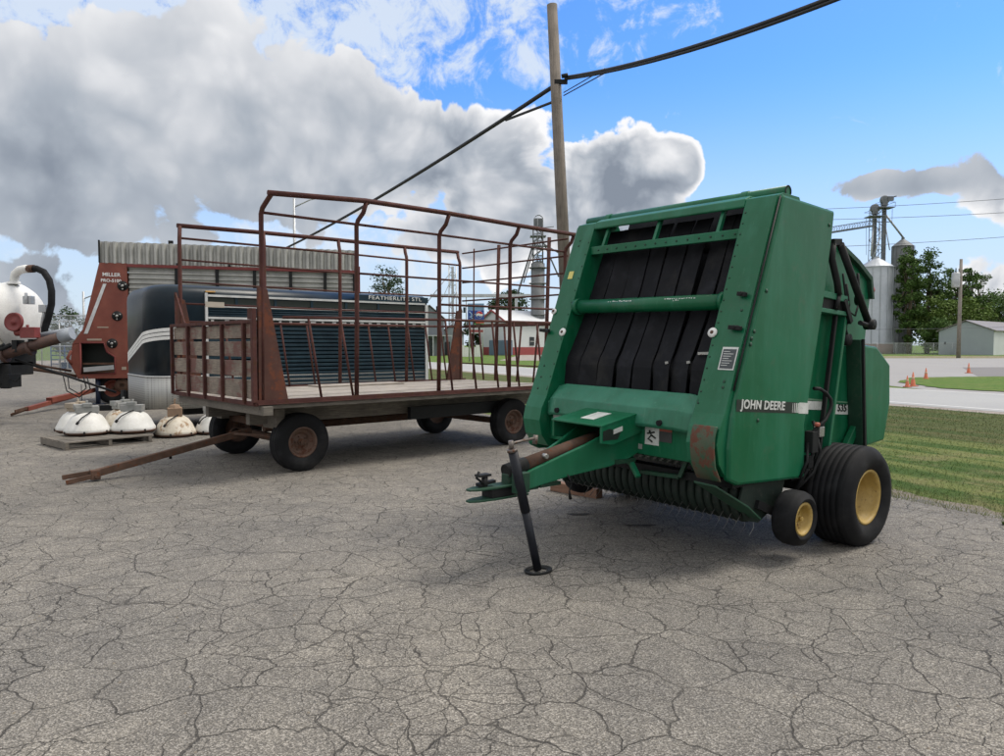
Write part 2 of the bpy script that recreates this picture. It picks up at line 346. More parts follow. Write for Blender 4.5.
def mat_asphalt():
    m, nt, b = new_mat('cracked_asphalt'); co = coord(nt)
    def warp(vec, sc_, amp):
        n = N(nt, 'ShaderNodeTexNoise', noise_dimensions='2D'); n.inputs['Scale'].default_value = sc_; n.inputs['Detail'].default_value = 4; L(nt, vec, n.inputs['Vector'])
        k = N(nt, 'ShaderNodeVectorMath', operation='MULTIPLY_ADD'); L(nt, n.outputs['Color'], k.inputs[0]); k.inputs[1].default_value = (amp,)*3; k.inputs[2].default_value = (-amp/2,)*3
        a = N(nt, 'ShaderNodeVectorMath', operation='ADD'); L(nt, vec, a.inputs[0]); L(nt, k.outputs[0], a.inputs[1]); return a.outputs[0]
    wv = warp(warp(co, 1.6, .30), 10, .055)
    def cracks(scale, width, vec):
        v = N(nt, 'ShaderNodeTexVoronoi', feature='DISTANCE_TO_EDGE', voronoi_dimensions='2D'); v.inputs['Scale'].default_value = scale; L(nt, vec, v.inputs['Vector'])
        wn = mth(nt, 'MULTIPLY', noise(nt, co, 3.5, 3), width*2)
        q = mth(nt, 'DIVIDE', v.outputs['Distance'], mth(nt, 'MAXIMUM', wn, .0005))
        return mth(nt, 'SUBTRACT', 1.0, sstep(nt, q, .25, 1.0))
    big = cracks(2.5, .0165, wv)
    k2 = cracks(5.2, .022, wv)
    k3 = cracks(7.5, .018, warp(co, 14, .05))
    m1 = sstep(nt, noise(nt, co, .8, 3), .30, .50); m2 = sstep(nt, noise(nt, co, .9, 3), .50, .68)
    cr = mth(nt, 'MAXIMUM', mth(nt, 'MULTIPLY', big, mth(nt, 'ADD', .45, mth(nt, 'MULTIPLY', noise(nt, co, 2, 3), .8))), mth(nt, 'MULTIPLY', mth(nt, 'MULTIPLY', k2, m1), .8))
    cr = mth(nt, 'MAXIMUM', cr, mth(nt, 'MULTIPLY', mth(nt, 'MULTIPLY', k3, m2), .55), clamp=True)
    # aggregate
    vv = N(nt, 'ShaderNodeTexVoronoi', feature='F1', voronoi_dimensions='2D'); vv.inputs['Scale'].default_value = 135; L(nt, co, vv.inputs['Vector'])
    stone = N(nt, 'ShaderNodeSeparateColor'); L(nt, vv.outputs['Color'], stone.inputs[0])
    tone = ramp(nt, stone.outputs[0], [(0,(.116,.110,.101)),(.35,(.168,.157,.142)),(.75,(.226,.212,.190)),(1,(.35,.33,.30))])
    tar = ramp(nt, vv.outputs['Distance'], [(.35,(1,1,1)),(.65,(.52,.52,.52))])
    c = mixc(nt, 1.0, tone, tar, 'MULTIPLY')
    lg = noise(nt, co, .35, 5, .6)
    c = mixc(nt, 1.0, c, ramp(nt, lg, [(.3,(.98,.985,.99)),(.7,(1.24,1.225,1.19))]), 'MULTIPLY')
    md = noise(nt, co, 2.6, 6, .65); c = mixc(nt, 1.0, c, ramp(nt, md, [(.3,(.84,.84,.85)),(.7,(1.15,1.14,1.12))]), 'MULTIPLY')
    st = sstep(nt, noise(nt, co, 5, 4, .6), .70, .76)
    c = mixc(nt, mth(nt, 'MULTIPLY', st, .45), c, (.05,.047,.043))
    c = mixc(nt, mth(nt, 'MULTIPLY', cr, .85), c, (.030,.028,.026))
    L(nt, c, b.inputs['Base Color']); b.inputs['Roughness'].default_value = .88; b.inputs['Specular IOR Level'].default_value = .25
    h = mth(nt, 'SUBTRACT', mth(nt, 'MULTIPLY', mth(nt, 'SUBTRACT', 1.0, vv.outputs['Distance']), .35), mth(nt, 'MULTIPLY', cr, 1.5))
    bump(nt, b, h, .75, .006); return m
ASPH = mat_asphalt()
def verge_colour(nt, co):
    # mown verge: mowing streaks run along the road, the ditch half towards the road is darker and browner
    rot = N(nt, 'ShaderNodeVectorRotate', rotation_type='Z_AXIS'); L(nt, co, rot.inputs['Vector']); rot.inputs['Angle'].default_value = -math.atan2(.462, .887)
    sp_ = N(nt, 'ShaderNodeSeparateXYZ'); L(nt, rot.outputs[0], sp_.inputs[0])
    mp = N(nt, 'ShaderNodeMapping'); mp.inputs['Scale'].default_value = (2.1, .13, 1); L(nt, rot.outputs[0], mp.inputs['Vector'])
    st = noise(nt, mp.outputs[0], 1, 5, .6); big = noise(nt, co, .9, 5, .65); fine = noise(nt, co, 30, 3, .6)
    c = mixc(nt, sstep(nt, st, .42, .58), (.062,.105,.028), (.150,.175,.060))
    c = mixc(nt, mth(nt, 'MULTIPLY', sstep(nt, big, .52, .72), .6), c, (.22,.195,.10))
    edge = sstep(nt, mth(nt, 'ADD', sp_.outputs[0], mth(nt, 'MULTIPLY', big, 1.6)), 12.6, 13.6)
    d = mixc(nt, sstep(nt, noise(nt, mp.outputs[0], 1.7, 6, .7), .4, .62), (.064,.092,.030), (.115,.115,.050))
    c = mixc(nt, edge, c, d)
    return mixc(nt, 1.0, c, ramp(nt, fine, [(.3,(.82,.82,.82)),(.7,(1.18,1.18,1.15))]), 'MULTIPLY')
def mat_verge():
    m, nt, b = new_mat('verge_grass'); co = coord(nt); L(nt, verge_colour(nt, co), b.inputs['Base Color']); b.inputs['Roughness'].default_value = .95; b.inputs['Specular IOR Level'].default_value = .1
    bump(nt, b, noise(nt, co, 45, 5, .7), .6, .03); return m
def mat_grass(name, a, b_, dry, da=.5):
    m, nt, b = new_mat(name); co = coord(nt)
    n1 = noise(nt, co, .7, 6, .6); n2 = noise(nt, co, 45, 5, .7); n3 = noise(nt, co, 4, 5, .6)
    c = mixc(nt, sstep(nt, n3, .35, .65), a, b_); c = mixc(nt, mth(nt, 'MULTIPLY', sstep(nt, n1, .4, .75), da), c, dry)
    c = mixc(nt, 1.0, c, ramp(nt, n2, [(.3,(.6,.6,.6)),(.7,(1.35,1.35,1.3))]), 'MULTIPLY')
    L(nt, c, b.inputs['Base Color']); b.inputs['Roughness'].default_value = .95; b.inputs['Specular IOR Level'].default_value = .1
    bump(nt, b, n2, .6, .03); return m
GRASS = mat_grass('mown_grass', (.075,.125,.030), (.115,.165,.042), (.22,.20,.085), .5)
GRASSF = mat_grass('far_grass', (.075,.14,.030), (.12,.19,.045), (.20,.19,.08), .45)
def mat_conc(name, a, b_, s=1.5):
    m, nt, b = new_mat(name); co = coord(nt)
    n1 = noise(nt, co, s*.2, 6, .6); n2 = noise(nt, co, s*14, 5, .7)
    c = mixc(nt, n1, a, b_); c = mixc(nt, 1.0, c, ramp(nt, n2, [(.3,(.85,.85,.85)),(.7,(1.1,1.1,1.1))]), 'MULTIPLY')
    L(nt, c, b.inputs['Base Color']); b.inputs['Roughness'].default_value = .9; return m
CONC = mat_conc('road_concrete', (.30,.30,.30), (.38,.38,.37)); GRAVEL = mat_conc('gravel', (.24,.21,.18), (.33,.29,.25), 6)
DRIVE = mat_conc('side_road_concrete', (.26,.25,.24), (.33,.32,.31)); PATCH = mat_conc('asphalt_patch', (.16,.15,.145), (.20,.19,.18))
sheet('ground', [(-1500,-400),(1500,-400),(1500,2500),(-1500,2500)], -.012, GRASSF)
sheet('parking_lot', [g2(-70,-60), g2(7.27,-60), g2(7.27,75), (-33,75), (-33,43), (-70,43)], 0, ASPH, rough_edge=.05)
sheet('gravel_edge', [g2(7.0,-30), g2(7.5,-30), g2(7.5,60), g2(7.0,60)], -.004, mat_conc('dirt_edge', (.14,.12,.09), (.20,.17,.13), 8), rough_edge=.09, step=.2)
sheet('grass_verge', [g2(7.2,-60), g2(18.0,-60), g2(18.0,300), g2(7.2,300)], -.008, mat_verge())
sheet('gravel_shoulder', [g2(18.0,-60), g2(18.8,-60), g2(18.8,300), g2(18.0,300)], -.006, GRAVEL, rough_edge=.06, step=1)
sheet('road', [g2(18.6,-60), g2(25.5,-60), g2(25.5,400), g2(18.6,400)], 0, CONC)
m = MB()
for n_ in (19.1, 25.0): m.poly([g2(n_,-60)+(0,), g2(n_+.12,-60)+(0,), g2(n_+.12,400)+(0,), g2(n_,400)+(0,)])
tag(m.build('road_markings', mat_conc('white_line_paint', (.62,.62,.60), (.72,.72,.70)), loc=(0,0,.004)), kind='structure')
sheet('side_road', [g2(25.5,-30), g2(25.5,16), (15.5,37),(10,50),(9,88),(190,88),(190,36),(60,34)], -.004, DRIVE)
sheet('asphalt_patch_road', [(24,36.5),(33,52),(120,60),(120,38)], 0, PATCH)
sheet('traffic_island', [(16.2,26.6),(16.9,31.0),(20,35.4),(24,36.4),(60,36.2),(60,3),g2(25.9,-16),g2(25.9,6)], .02, GRASSF, rough_edge=.12)
sheet('dirt_strip', [(12,89),(190,89),(190,106),(12,106)], -.006, mat_grass('weedy_dirt', (.16,.15,.07), (.24,.21,.14), (.34,.30,.24), .8))
sheet('driveway', [(-.3,75),(6,75),(12,130),(4,130)], -.006, GRAVEL)
sheet('yard_behind_fence', [(-70,43),(-33,43),(-33,75),(-70,75)], -.006, GRAVEL)
sheet('oil_stain', [(.72+.10*math.cos(a)*(1+.3*math.sin(3*a)), 6.78+.06*math.sin(a)*(1+.4*math.cos(2*a))) for a in [k*.3 for k in range(21)]], .004, mat_flat('oil', (.035,.032,.028), .9))
sheet('oil_stain', [(1.20+.13*math.cos(a)*(1+.35*math.sin(3*a+1)), 6.36+.045*math.sin(a)*(1+.5*math.cos(2*a))) for a in [k*.3 for k in range(21)]], .004, bpy.data.materials['oil'])

# mown grass blades on the near verge
DIM[0] = '2D'
def grass_blades():
    rnd = random.Random(5); vs = []; fs = []
    for i in range(110000):
        n_ = 7.12 + 11*rnd.random()**1.9; s_ = rnd.uniform(-9, 12)
        if n_ < 7.5 and rnd.random() < .45: continue
        x, y = g2(n_, s_)
        if y < 4.5 or x/y < .46: continue
        h = rnd.uniform(.008,.032)*(1.8 if n_ < 7.7 else 1); wd = rnd.uniform(.0018,.0042)*(1+(y-6)*.10); a = rnd.uniform(0, 6.28)
        dx, dy = math.cos(a)*wd, math.sin(a)*wd; lx, ly = rnd.gauss(0,.022), rnd.gauss(0,.022)
        k = len(vs); vs += [(x-dx,y-dy,-.01),(x+dx,y+dy,-.01),(x+lx,y+ly,h)]; fs.append((k,k+1,k+2))
    me = bpy.data.meshes.new('grass'); me.from_pydata(vs, [], fs)
    m, nt, b = new_mat('grass_blades'); co = coord(nt); c = verge_colour(nt, co)
    L(nt, c, b.inputs['Base Color']); b.inputs['Roughness'].default_value = .8; tr = N(nt, 'ShaderNodeBsdfTranslucent'); L(nt, c, tr.inputs[0]); mx = N(nt, 'ShaderNodeMixShader'); mx.inputs[0].default_value = .45; L(nt, b.outputs[0], mx.inputs[1]); L(nt, tr.outputs[0], mx.inputs[2]); L(nt, mx.outputs[0], nt.nodes['Material Output'].inputs[0]); me.materials.append(m)
    o = bpy.data.objects.new('grass', me); col.objects.link(o); tag(o, 'short mown grass with dry patches beside the cracked lot', 'grass', kind='stuff')
grass_blades()
DIM[0] = '3D'
# ------------------------------------------------------------------ round baler
t_ = R(.9); F = V((-.779,-.627,0)).normalized(); N0 = V((.627,-.779,0)).normalized(); Z0 = V((0,0,1))
Nn = N0*math.cos(t_)-Z0*math.sin(t_); Zz = Z0*math.cos(t_)+N0*math.sin(t_)
def frame(o, x, y, z): return Matrix(((x[0],y[0],z[0],o[0]),(x[1],y[1],z[1],o[1]),(x[2],y[2],z[2],o[2]),(0,0,0,1)))
bal = empty('round_baler', label='large green round baler with black belts and yellow wheel rims parked on the cracked asphalt', cat='baler')
bal.matrix_world = frame((2.09,6.66,0), F, Nn, Zz)
fx = lambda z: .94+(2.70-z)*.372
YO, YI, YL, YR = -1.06, -.84, .71, .965       # far outer, far inner, near inner, near outer
def column(y0, y1, rv):
    m = MB()
    prof = [(.86,2.725),(.94,2.70)]+[(fx(z), z) for z in (2.2,1.7,1.14)]+[(1.575,1.04),(1.60,.93),(1.57,.80),(1.49,.70),(1.36,.67),(1.20,.80),(1.14,1.12),(.58,2.62),(.64,2.72)]
    m.prism(prof, y0, y1); m.mi = 1
    for y, zs, r in rv:
        for z in zs: m.lathe([(0,.006),(r,.004),(r,-.002)], (fx(z), y, z), (.937,0,.349), 8)
    return m.build('front_column', [GREEN, GREEN_DK], bal, bevel=.018)
cn = column(YL, YR, [(YL+.022,[1.2+.082*i for i in range(18)],.008),(.9,[1.32,1.36,1.52,1.86],.012)]); cf = column(YO, YI, [(YI-.02,[1.2+.11*i for i in range(13)],.008),(-.98,[2.55,2.5,1.4,1.3,1.2],.011)])
# rivets, bolts along the columns
for z, yy in ((1.70,.71),(1.70,-.86),(1.89,-1.05)):
    m = MB(); r = .037 if z < 1.8 else .028
    m.lathe([(0,.012),(r*.4,.014),(r,.010),(r,0)], (fx(z)+.004, yy+(.0 if yy > 0 else .0), z), (.937,0,.349), 20); rf_ = m.build('reflector', WHITE, bal)
    m = MB(); m.lathe([(0,.019),(.013,.018),(.015,.012)], (fx(z)+.004, yy, z), (.937,0,.349), 12); m.build('reflector_bolt', RUSTBROWN, rf_)
for (z, yy, ln) in ((1.74,.90,.05),(1.98,.89,.035),(1.72,-1.08,.06)):
    m = MB(); m.bar((fx(z)+.03,yy-ln,z),(fx(z)+.03,yy+ln,z-.01),.03,.03); m.tube([(fx(z)-.02,yy,z),(fx(z)+.05,yy,z)], .014, 8); m.build('latch', BLACK, bal, bevel=.004)
m = MB(); m.lathe([(0,.016),(.016,.014),(.016,0)], (fx(1.9),.89,1.84), (.937,0,.349), 12); m.build('grease_fitting', GREEN_DK, bal)
# decals on the columns
def on_front(name, y0, y1, z0, z1, mat, lift=.004, par=None):
    m = MB(); a, b = fx(z0)+lift, fx(z1)+lift
    m.poly([(a,y0,z0),(a,y1,z0),(b,y1,z1),(b,y0,z1)]); return m.build(name, mat, par or bal)
on_front('warning_plate', .825, .965-.012, 1.44, 1.60, DECALW); on_front('warning_plate_text_field', .835, .943, 1.45, 1.585, mat_flat('grey_decal', (.05,.06,.065), .5), .006)
m = MB()
for k in range(7): z = 1.47+.016*k; m.poly([(fx(z)+.008,.845,z),(fx(z)+.008,.845+.05+.03*((k*7)%3)/2,z),(fx(z+.004)+.008,.845+.05+.03*((k*7)%3)/2,z+.004),(fx(z+.004)+.008,.845,z+.004)])
m.build('warning_plate_lines', DECALW, bal)
on_front('yellow_sticker', -1.0, -.94, 2.19, 2.26, YDEC)
# near side panel, with its fold, and the far one
sp = [(.905,2.705),(.15,2.67),(.18,2.44),(.26,2.01),(.38,1.5),(.50,1.0),(.47,.585),(1.38,.635),(1.49,.68),(1.50,.9),(1.47,1.12),(1.42,1.28)]
m = MB(); m.prism(sp, .935, .995); side = m.build('side_panel', GREEN, bal, bevel=.022)
m = MB(); m.prism(sp, -1.12, -1.065); m.build('side_panel', GREEN, bal, bevel=.022)
m = MB(); m.tube([(.925,.978,2.69),(1.16,.978,2.07),(1.37,.978,1.50),(1.44,.978,1.30)], .007, 6); m.build('panel_seam', BLACK, bal)
m = MB()
for (x, z) in ((1.28,1.62),(1.24,1.71),(1.27,1.66),(1.10,2.0),(.24,2.55),(1.16,1.08)): m.lathe([(0,.008),(.014,.006),(.014,0)], (x,.995,z), (0,1,0), 10)
m.build('panel_bolt', GREEN_DK, side)
# rusty corner guard
m = MB(); pr = [(1.60,1.06),(1.628,.99),(1.632,.90),(1.61,.78),(1.545,.675)]
m.rings([[(x+.004*math.sin(9*y+x*7), y, z) for (x, z) in pr]+[(x-.015, y, z) for (x, z) in pr[::-1]] for y in (.765,.81,.86,.91,.962)], smooth=True)
tag(m.build('corner_guard', GUARD, bal, bevel=.005), 'rust-stained bent corner guard')
# top header, top roller
m = MB(); m.prism([(.66,2.735),(.88,2.735),(.945,2.705),(.965,2.645),(.95,2.635),(.86,2.69),(.66,2.70)], YI+.001, YL-.001); m.build('top_header', GREEN, bal, bevel=.01)
m = MB(); m.tube([(.74,-1.12,2.755),(.74,.93,2.755)], .044, 20); m.build('top_roller', GREEN, bal)
m = MB()
for yy in (-.85,.58): m.tube([(.74,yy-.03,2.755),(.74,yy+.03,2.755)], .051, 20); m.box((.66,yy-.02,2.68),(.80,yy+.02,2.75))
m.build('roller_collar', GREEN, bal, bevel=.004)
m = MB(); m.lathe([(.046,0),(.034,.004),(.032,-.06),(0,-.06)], (.74,.932,2.755), (0,1,0), 20); m.build('roller_end', BLACK, bal)
# cross tube, upper bar with struts
def rec(z, d): return fx(z)-.937*d, z-.349*d
x, z = rec(1.95, .06); m = MB(); m.tube([(x,YI,z),(x,YL,z)], .060, 28); ct = m.build('cross_tube', GREEN, bal)
m = MB(); m.tube([(x,YI,z),(x,YI+.05,z)], .075, 24); m.build('tube_flange', GREEN, ct); m = MB(); m.tube([(x,YL-.03,z),(x,YL,z)], .075, 24); m.build('tube_flange', GREEN, ct)
m = MB(); rr = random.Random(4)     # worn white stencil marks on the tube
def smear(y0, y1, a0, n):
    for i in range(n):
        yy = y0+(y1-y0)*(i+.1)/n; wdt = (y1-y0)/n*rr.uniform(.35,.8); aa = a0+rr.uniform(-.05,.05); hh = rr.uniform(.08,.18)
        P = lambda y_, a_: (x+.0612*math.cos(a_), y_, z+.0612*math.sin(a_))
        m.poly([P(yy,aa),P(yy+wdt,aa),P(yy+wdt,aa+hh),P(yy,aa+hh)])
smear(-.42,-.15,.52,11); smear(.18,.48,.56,13); smear(.27,.33,.28,3)
m.build('worn_stencil', DECALW, ct)
x, z = rec(2.46, .05); m = MB(); m.box((x-.02,YI,z-.035),(x+.02,YL,z+.035)); m.box((x-.06,YI,z+.025),(x+.019,YL,z+.037)); ub = m.build('upper_bar', GREEN, bal, bevel=.004)
m = MB()
for i in range(14): m.lathe([(0,.006),(.009,.004),(.009,0)], (x+.02,YI+.1+i*.108,z), (1,0,0), 8)
m.build('bolt_row', GREEN_DK, ub)
for yy in (-.70,-.12,.50): m = MB(); m.bar((x,yy,z+.02),(.88,yy,2.70),.03,.035); m.build('bar_strut', GREEN, bal, bevel=.003)
# belts: eight separate rubber strips over a hidden roller
rnd = random.Random(11)
for i in range(8):
    yc = YI+.1+.193*i; tw = rnd.uniform(-.018,.018); sk = rnd.uniform(-.02,.02); loops = []
    for (z_, d) in ((2.70,.19),(2.60,.17),(2.45,.17),(2.15,.17),(1.85,.16),(1.60,.13),(1.52,.112),(1.46,.115),(1.3,.16),(1.12,.25)):
        x, z = rec(z_, d); o = sk*(z_-1.8)+(.012*math.sin(3*z_+i)); tww = tw*(1.6 if z_ < 1.45 else 1)
        hw = .0885
        loops.append([(x+tww,yc-hw+o,z),(x-tww,yc+hw+o,z),(x-tww-.010,yc+hw+o,z-.004),(x+tww-.010,yc-hw+o,z-.004)])
    m = MB(); m.rings(loops, smooth=False); m.build('belt', BELT, bal, bevel=.002)
m = MB()
for (z_, d, r) in ((2.52,.28,.07),(1.49,.225,.09)): x, z = rec(z_, d); m.tube([(x,YI,z),(x,YL,z)], r, 20)
m.build('belt_roller', BLACK, bal)
for yy, zz in ((.30,1.50),(.50,1.51),(.62,1.58)): m = MB(); xq, zq = rec(zz, .10); m.bar((xq,yy-.03 if zz < 1.55 else yy-.07,zq),(xq,yy+.0 if zz < 1.55 else yy+.06,zq+.006),.012,.02); m.build('belt_lacing', STEEL, bal)
m = MB(); bk = [rec(zz_, .42) for zz_ in (2.9,1.0)]; m.prism([bk[0],bk[1],(bk[1][0]-.02,bk[1][1]),(bk[0][0]-.02,bk[0][1])], YI, YL); m.build('dark_backing', BELT, bal)  # dark board added so the gaps between the belts look black
# inner walls behind the belts
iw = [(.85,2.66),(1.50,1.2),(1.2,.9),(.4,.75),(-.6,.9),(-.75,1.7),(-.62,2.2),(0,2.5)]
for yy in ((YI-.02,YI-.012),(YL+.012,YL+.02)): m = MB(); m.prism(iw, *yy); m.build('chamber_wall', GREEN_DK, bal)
# rear gate: curved rear skin of belts seen from behind
gp = [(.15,2.60),(-.1,2.50),(-.50,2.33),(-.74,2.1),(-.86,1.75),(-.93,1.3),(-.85,.85),(-.60,.62),(-.2,.58),(.4,.62)]
m = MB(); m.rings([[(x,y,z) for x, z in gp]+[(x*.97+.01,y,z*.985) for x, z in gp[::-1]] for y in (YI,YL)], smooth=False); m.build('rear_belt_cover', BELT, bal)
# sill, bumper and cross beam
m = MB(); sl = [(1.33,1.245),(1.37,1.25),(1.535,1.135),(1.56,1.01),(1.545,.985),(1.50,1.11),(1.34,1.21)]
def sc_end(k): return [(x_-k*(.05 if x_ > 1.5 else 0), z_-(k*.02)) for x_, z_ in sl]
m.rings([[(x_,y_,z_) for x_, z_ in sc_end(k)] for y_, k in ((YI+.004,1),(YI+.10,0),(YL-.14,0),(YL-.004,1))], smooth=False); m.build('front_sill', GREEN_OLD, bal, bevel=.006)
m = MB()
for yy in (-.66,.44): m.tube([(1.53,yy,1.035),(1.575,yy,1.032)], .022, 12)
m.build('rubber_stop', RUBBER, bal)
m = MB(); m.box((1.40,YI,.76),(1.47,YR-.03,1.02)); m.build('cross_beam', GREEN, bal, bevel=.006)
m = MB(); m.box((1.2,YI,.74),(1.39,YR-.03,.80)); m.build('cross_beam_flange', GREEN_DK, bal)
def on_x(name, x, y0, y1, z0, z1, mat, par=None): m = MB(); m.poly([(x,y0,z0),(x,y1,z0),(x,y1,z1),(x,y0,z1)]); return m.build(name, mat, par or bal)
on_x('warning_decal', 1.474, .235, .37, .845, .985, DECALW); on_x('warning_decal', 1.474, .372, .49, .88, .985, mat_flat('grey_decal2', (.05,.05,.05), .5)); on_x('warning_decal', 1.475, .372, .49, .96, .985, DECALR)
m = MB(); m.tube([(1.477,.28,.955),(1.477,.30,.92),(1.477,.27,.89),(1.477,.31,.87)], .007, 5); m.tube([(1.477,.30,.92),(1.477,.34,.90)], .006, 5); m.tube([(1.477,.26,.93),(1.477,.33,.945)], .006, 5); m.build('warning_pictogram', DECALK, bal)
on_x('worn_decal', 1.474, -.80, -.70, .90, .99, DECALW); on_x('worn_decal', 1.474, .13, .21, .80, .84, mat_flat('dull_decal', (.28,.30,.28), .6))
# tongue
tg = MB()
for (ya, yb, sgn) in ((-.30,-.12,-1),(.18,.0,1)):
    def yy(x_): return ya+(yb-ya)*min(1, max(0, (x_-1.45)/1.05))
    top = [(1.40,1.05),(1.62,1.0),(1.95,.87),(2.50,.69)]; bot = [(2.50,.565),(2.1,.64),(1.75,.68),(1.56,.73),(1.40,.80)]
    P = top+bot
    A = [tg.bm.verts.new((x_, yy(x_), z_)) for x_, z_ in P]; B = [tg.bm.verts.new((x_, yy(x_)-.03*sgn, z_)) for x_, z_ in P]
    tg.face(A); tg.face(B[::-1])
    for i in range(len(P)): tg.face([A[i], A[(i+1) % len(P)], B[(i+1) % len(P)], B[i]])
tongue = tg.build('tongue', GREEN, bal, bevel=.008)
m = MB(); m.prism([(2.35,-.125),(2.35,.005),(2.55,.01),(2.62,-.02),(2.62,-.10),(2.55,-.13)], .565, .70, 'z'); m.build('tongue_nose', GREEN_DK, tongue, bevel=.01)
m = MB(); m.box((1.50,-.29,.70),(1.70,.17,.73)); m.box((2.15,-.13,.575),(2.35,.02,.60)); m.build('tongue_crossplate', GREEN_DK, tongue)
m = MB()
for zz in (.535,.612): m.prism([(2.45,-.12),(2.45,.01),(2.75,.01),(2.88,-.005),(2.945,-.035),(2.945,-.075),(2.88,-.105),(2.75,-.12)], zz, zz+.016, 'z')
m.build('clevis', GREEN_DK, tongue, bevel=.005)
m = MB(); m.box((2.50,-.115,.552),(2.78,.005,.611)); m.build('clevis_block', BLACK, tongue, bevel=.004)
m = MB(); m.tube([(2.80,-.055,.60),(2.80,-.055,.70)], .022, 10); m.box((2.76,-.09,.70),(2.86,-.03,.715)); m.bar((2.86,-.06,.645),(2.72,-.05,.66),.04,.02); m.tube([(2.82,-.04,.65),(2.88,-.04,.70),(2.86,-.04,.74)], .01, 6); m.build('hitch_pin', BLACK, tongue)
m = MB(); m.prism([(1.40,1.105),(1.93,1.015),(1.93,1.0),(1.40,1.09)], -.33, .21); m.build('driveline_shield', GREEN, bal, bevel=.004)
m = MB(); m.prism([(1.40,1.10),(1.925,1.0),(1.925,.88),(1.80,.86),(1.40,.95)], .185, .205); m.prism([(1.40,1.10),(1.925,1.0),(1.925,.88),(1.80,.86),(1.40,.95)], -.325, -.305); m.build('shield_side', GREEN, bal, bevel=.004)
m = MB(); m.prism([(1.84,.985),(1.91,.97),(1.91,.90),(1.75,.90),(1.72,.95)], .2051, .208); m.build('shield_sticker', DECALK, bal)
m = MB(); m.prism([(1.70,.995),(1.80,.975),(1.80,.94),(1.70,.96)], .2051, .208); m.prism([(1.62,1.068),(1.82,1.034),(1.82,1.036),(1.62,1.070)], -.12, .02); m.build('shield_decal', DECALW, bal)
m = MB(); m.box((1.42,-.30,.80),(1.44,.18,1.05)); m.build('shield_back', BLACK, bal)
# PTO shaft
m = MB(); m.tube([(1.45,-.06,.93),(2.45,-.05,.745)], .048, 18); pto = m.build('driveline_tube', RUSTBROWN, bal)
m = MB(); m.tube([(2.44,-.05,.747),(2.62,-.05,.713)], .052, 18); m.lathe([(.052,0),(.040,.003),(.038,-.05),(0,-.05)], (2.62,-.05,.713), (.98,0,-.185), 18); m.build('driveline_end', BLACK, pto)
m = MB(); m.tube([(2.30,-.01,.80),(2.30,.03,.80)], .018, 8); m.build('driveline_clip', STEEL, pto)
# jack stand
m = MB(); m.tube([(2.68,.10,.88),(2.56,.10,.45)], .034, 16); jk = m.build('jack', BLUEBLACK, bal)
m = MB(); m.tube([(2.565,.10,.47),(2.44,.10,.02)], .030, 16); m.build('jack_leg', BLUEBLACK, jk)
m = MB(); m.lathe([(.07,.0),(.092,0),(.108,.006),(.110,.020),(.100,.022),(.094,.012),(.07,.012)], (2.435,.10,.0), (0,0,1), 28)
for v in m.bm.verts: v.co.y = .10+(v.co.y-.10)*.75
m.build('jack_foot', BLACK, jk)
m = MB(); m.tube([(2.685,.10,.88),(2.690,.10,.90)], .036, 14); m.tube([(2.69,.10,.90),(2.70,.10,.955)], .018, 10); m.tube([(2.70,.10,.935),(2.60,.08,.94),(2.42,.04,.945)], .010, 8); m.tube([(2.43,.04,.90),(2.42,.04,.965)], .018, 10); m.build('jack_crank', mat_paint('tarnished_crank', (.14,.12,.11), (.22,.20,.18), .5, metal=.5, scale=10, rust=.42), jk)
m = MB(); m.box((2.52,.04,.58),(2.64,.10,.72)); m.build('jack_bracket', GREEN_DK, jk, bevel=.006)
m = MB(); m.tube([(2.15,.09,.66),(2.12,.10,.60),(2.14,.10,.54),(2.13,.10,.48)], [.006,.006,.006,.014], 6); m.build('dangling_cable', BLACK, bal)
m = MB(); m.bar((1.50,.10,1.0),(1.50,.12,.68),.05,.02); m.bar((1.53,.13,.72),(1.56,.25,.60),.04,.03); m.bar((1.5,.10,.70),(1.53,.13,.70),.03,.05); m.build('tongue_bracket', GREEN, bal, bevel=.004)
m = MB(); m.bar((1.36,.56,.78),(1.38,.50,.62),.05,.03); m.bar((1.38,.50,.62),(1.36,.12,.60),.05,.03); m.build('pickup_link', GREEN_DK, bal, bevel=.004)
BANDM = mat_paint('worn_dark_green_band', (.004,.013,.009), (.008,.022,.015), .6, scale=5, dirt=.4, rust=.2)
# pickup
PX_, PZ = 1.02, .50
m = MB(); m.tube([(PX_,-.92,PZ),(PX_,.90,PZ)], .15, 24); m.mi = 1
for i in range(24):
    y = -.87+i*.0745
    for dy in (-.026,.026): pass
    m.lathe([(.165,-.03),(.195,-.028),(.205,-.01),(.205,.01),(.195,.028),(.165,.03)], (PX_,y,PZ), (0,1,0), 28)
m.mi = 2
for i in range(24):
    y = -.87+i*.0745+.037
    for a in (200,262,318,20):
        a = R(a); m.tube([(PX_+.14*math.cos(a),y,PZ+.14*math.sin(a)),(PX_+.25*math.cos(a),y,PZ+.25*math.sin(a)),(PX_+.29*math.cos(a+.25),y+.01,PZ+.29*math.sin(a+.25))], .0035, 4, cap=False)
pk = m.build('pickup_reel', [BLACK, BANDM, STEEL], bal)
m = MB()
m.prism([(1.25,.62),(1.30,.50),(1.20,.33),(1.0,.30),(.7,.42),(.6,.70),(.9,.78)], -.95, -.93); m.build('pickup_end_plate', BANDM, pk, bevel=.004)
m = MB(); m.prism([(1.20,.62),(1.24,.50),(1.16,.34),(1.0,.30),(.7,.42),(.6,.70),(.9,.78)], .905, .925); m.build('pickup_end_plate', BANDM, pk, bevel=.004)
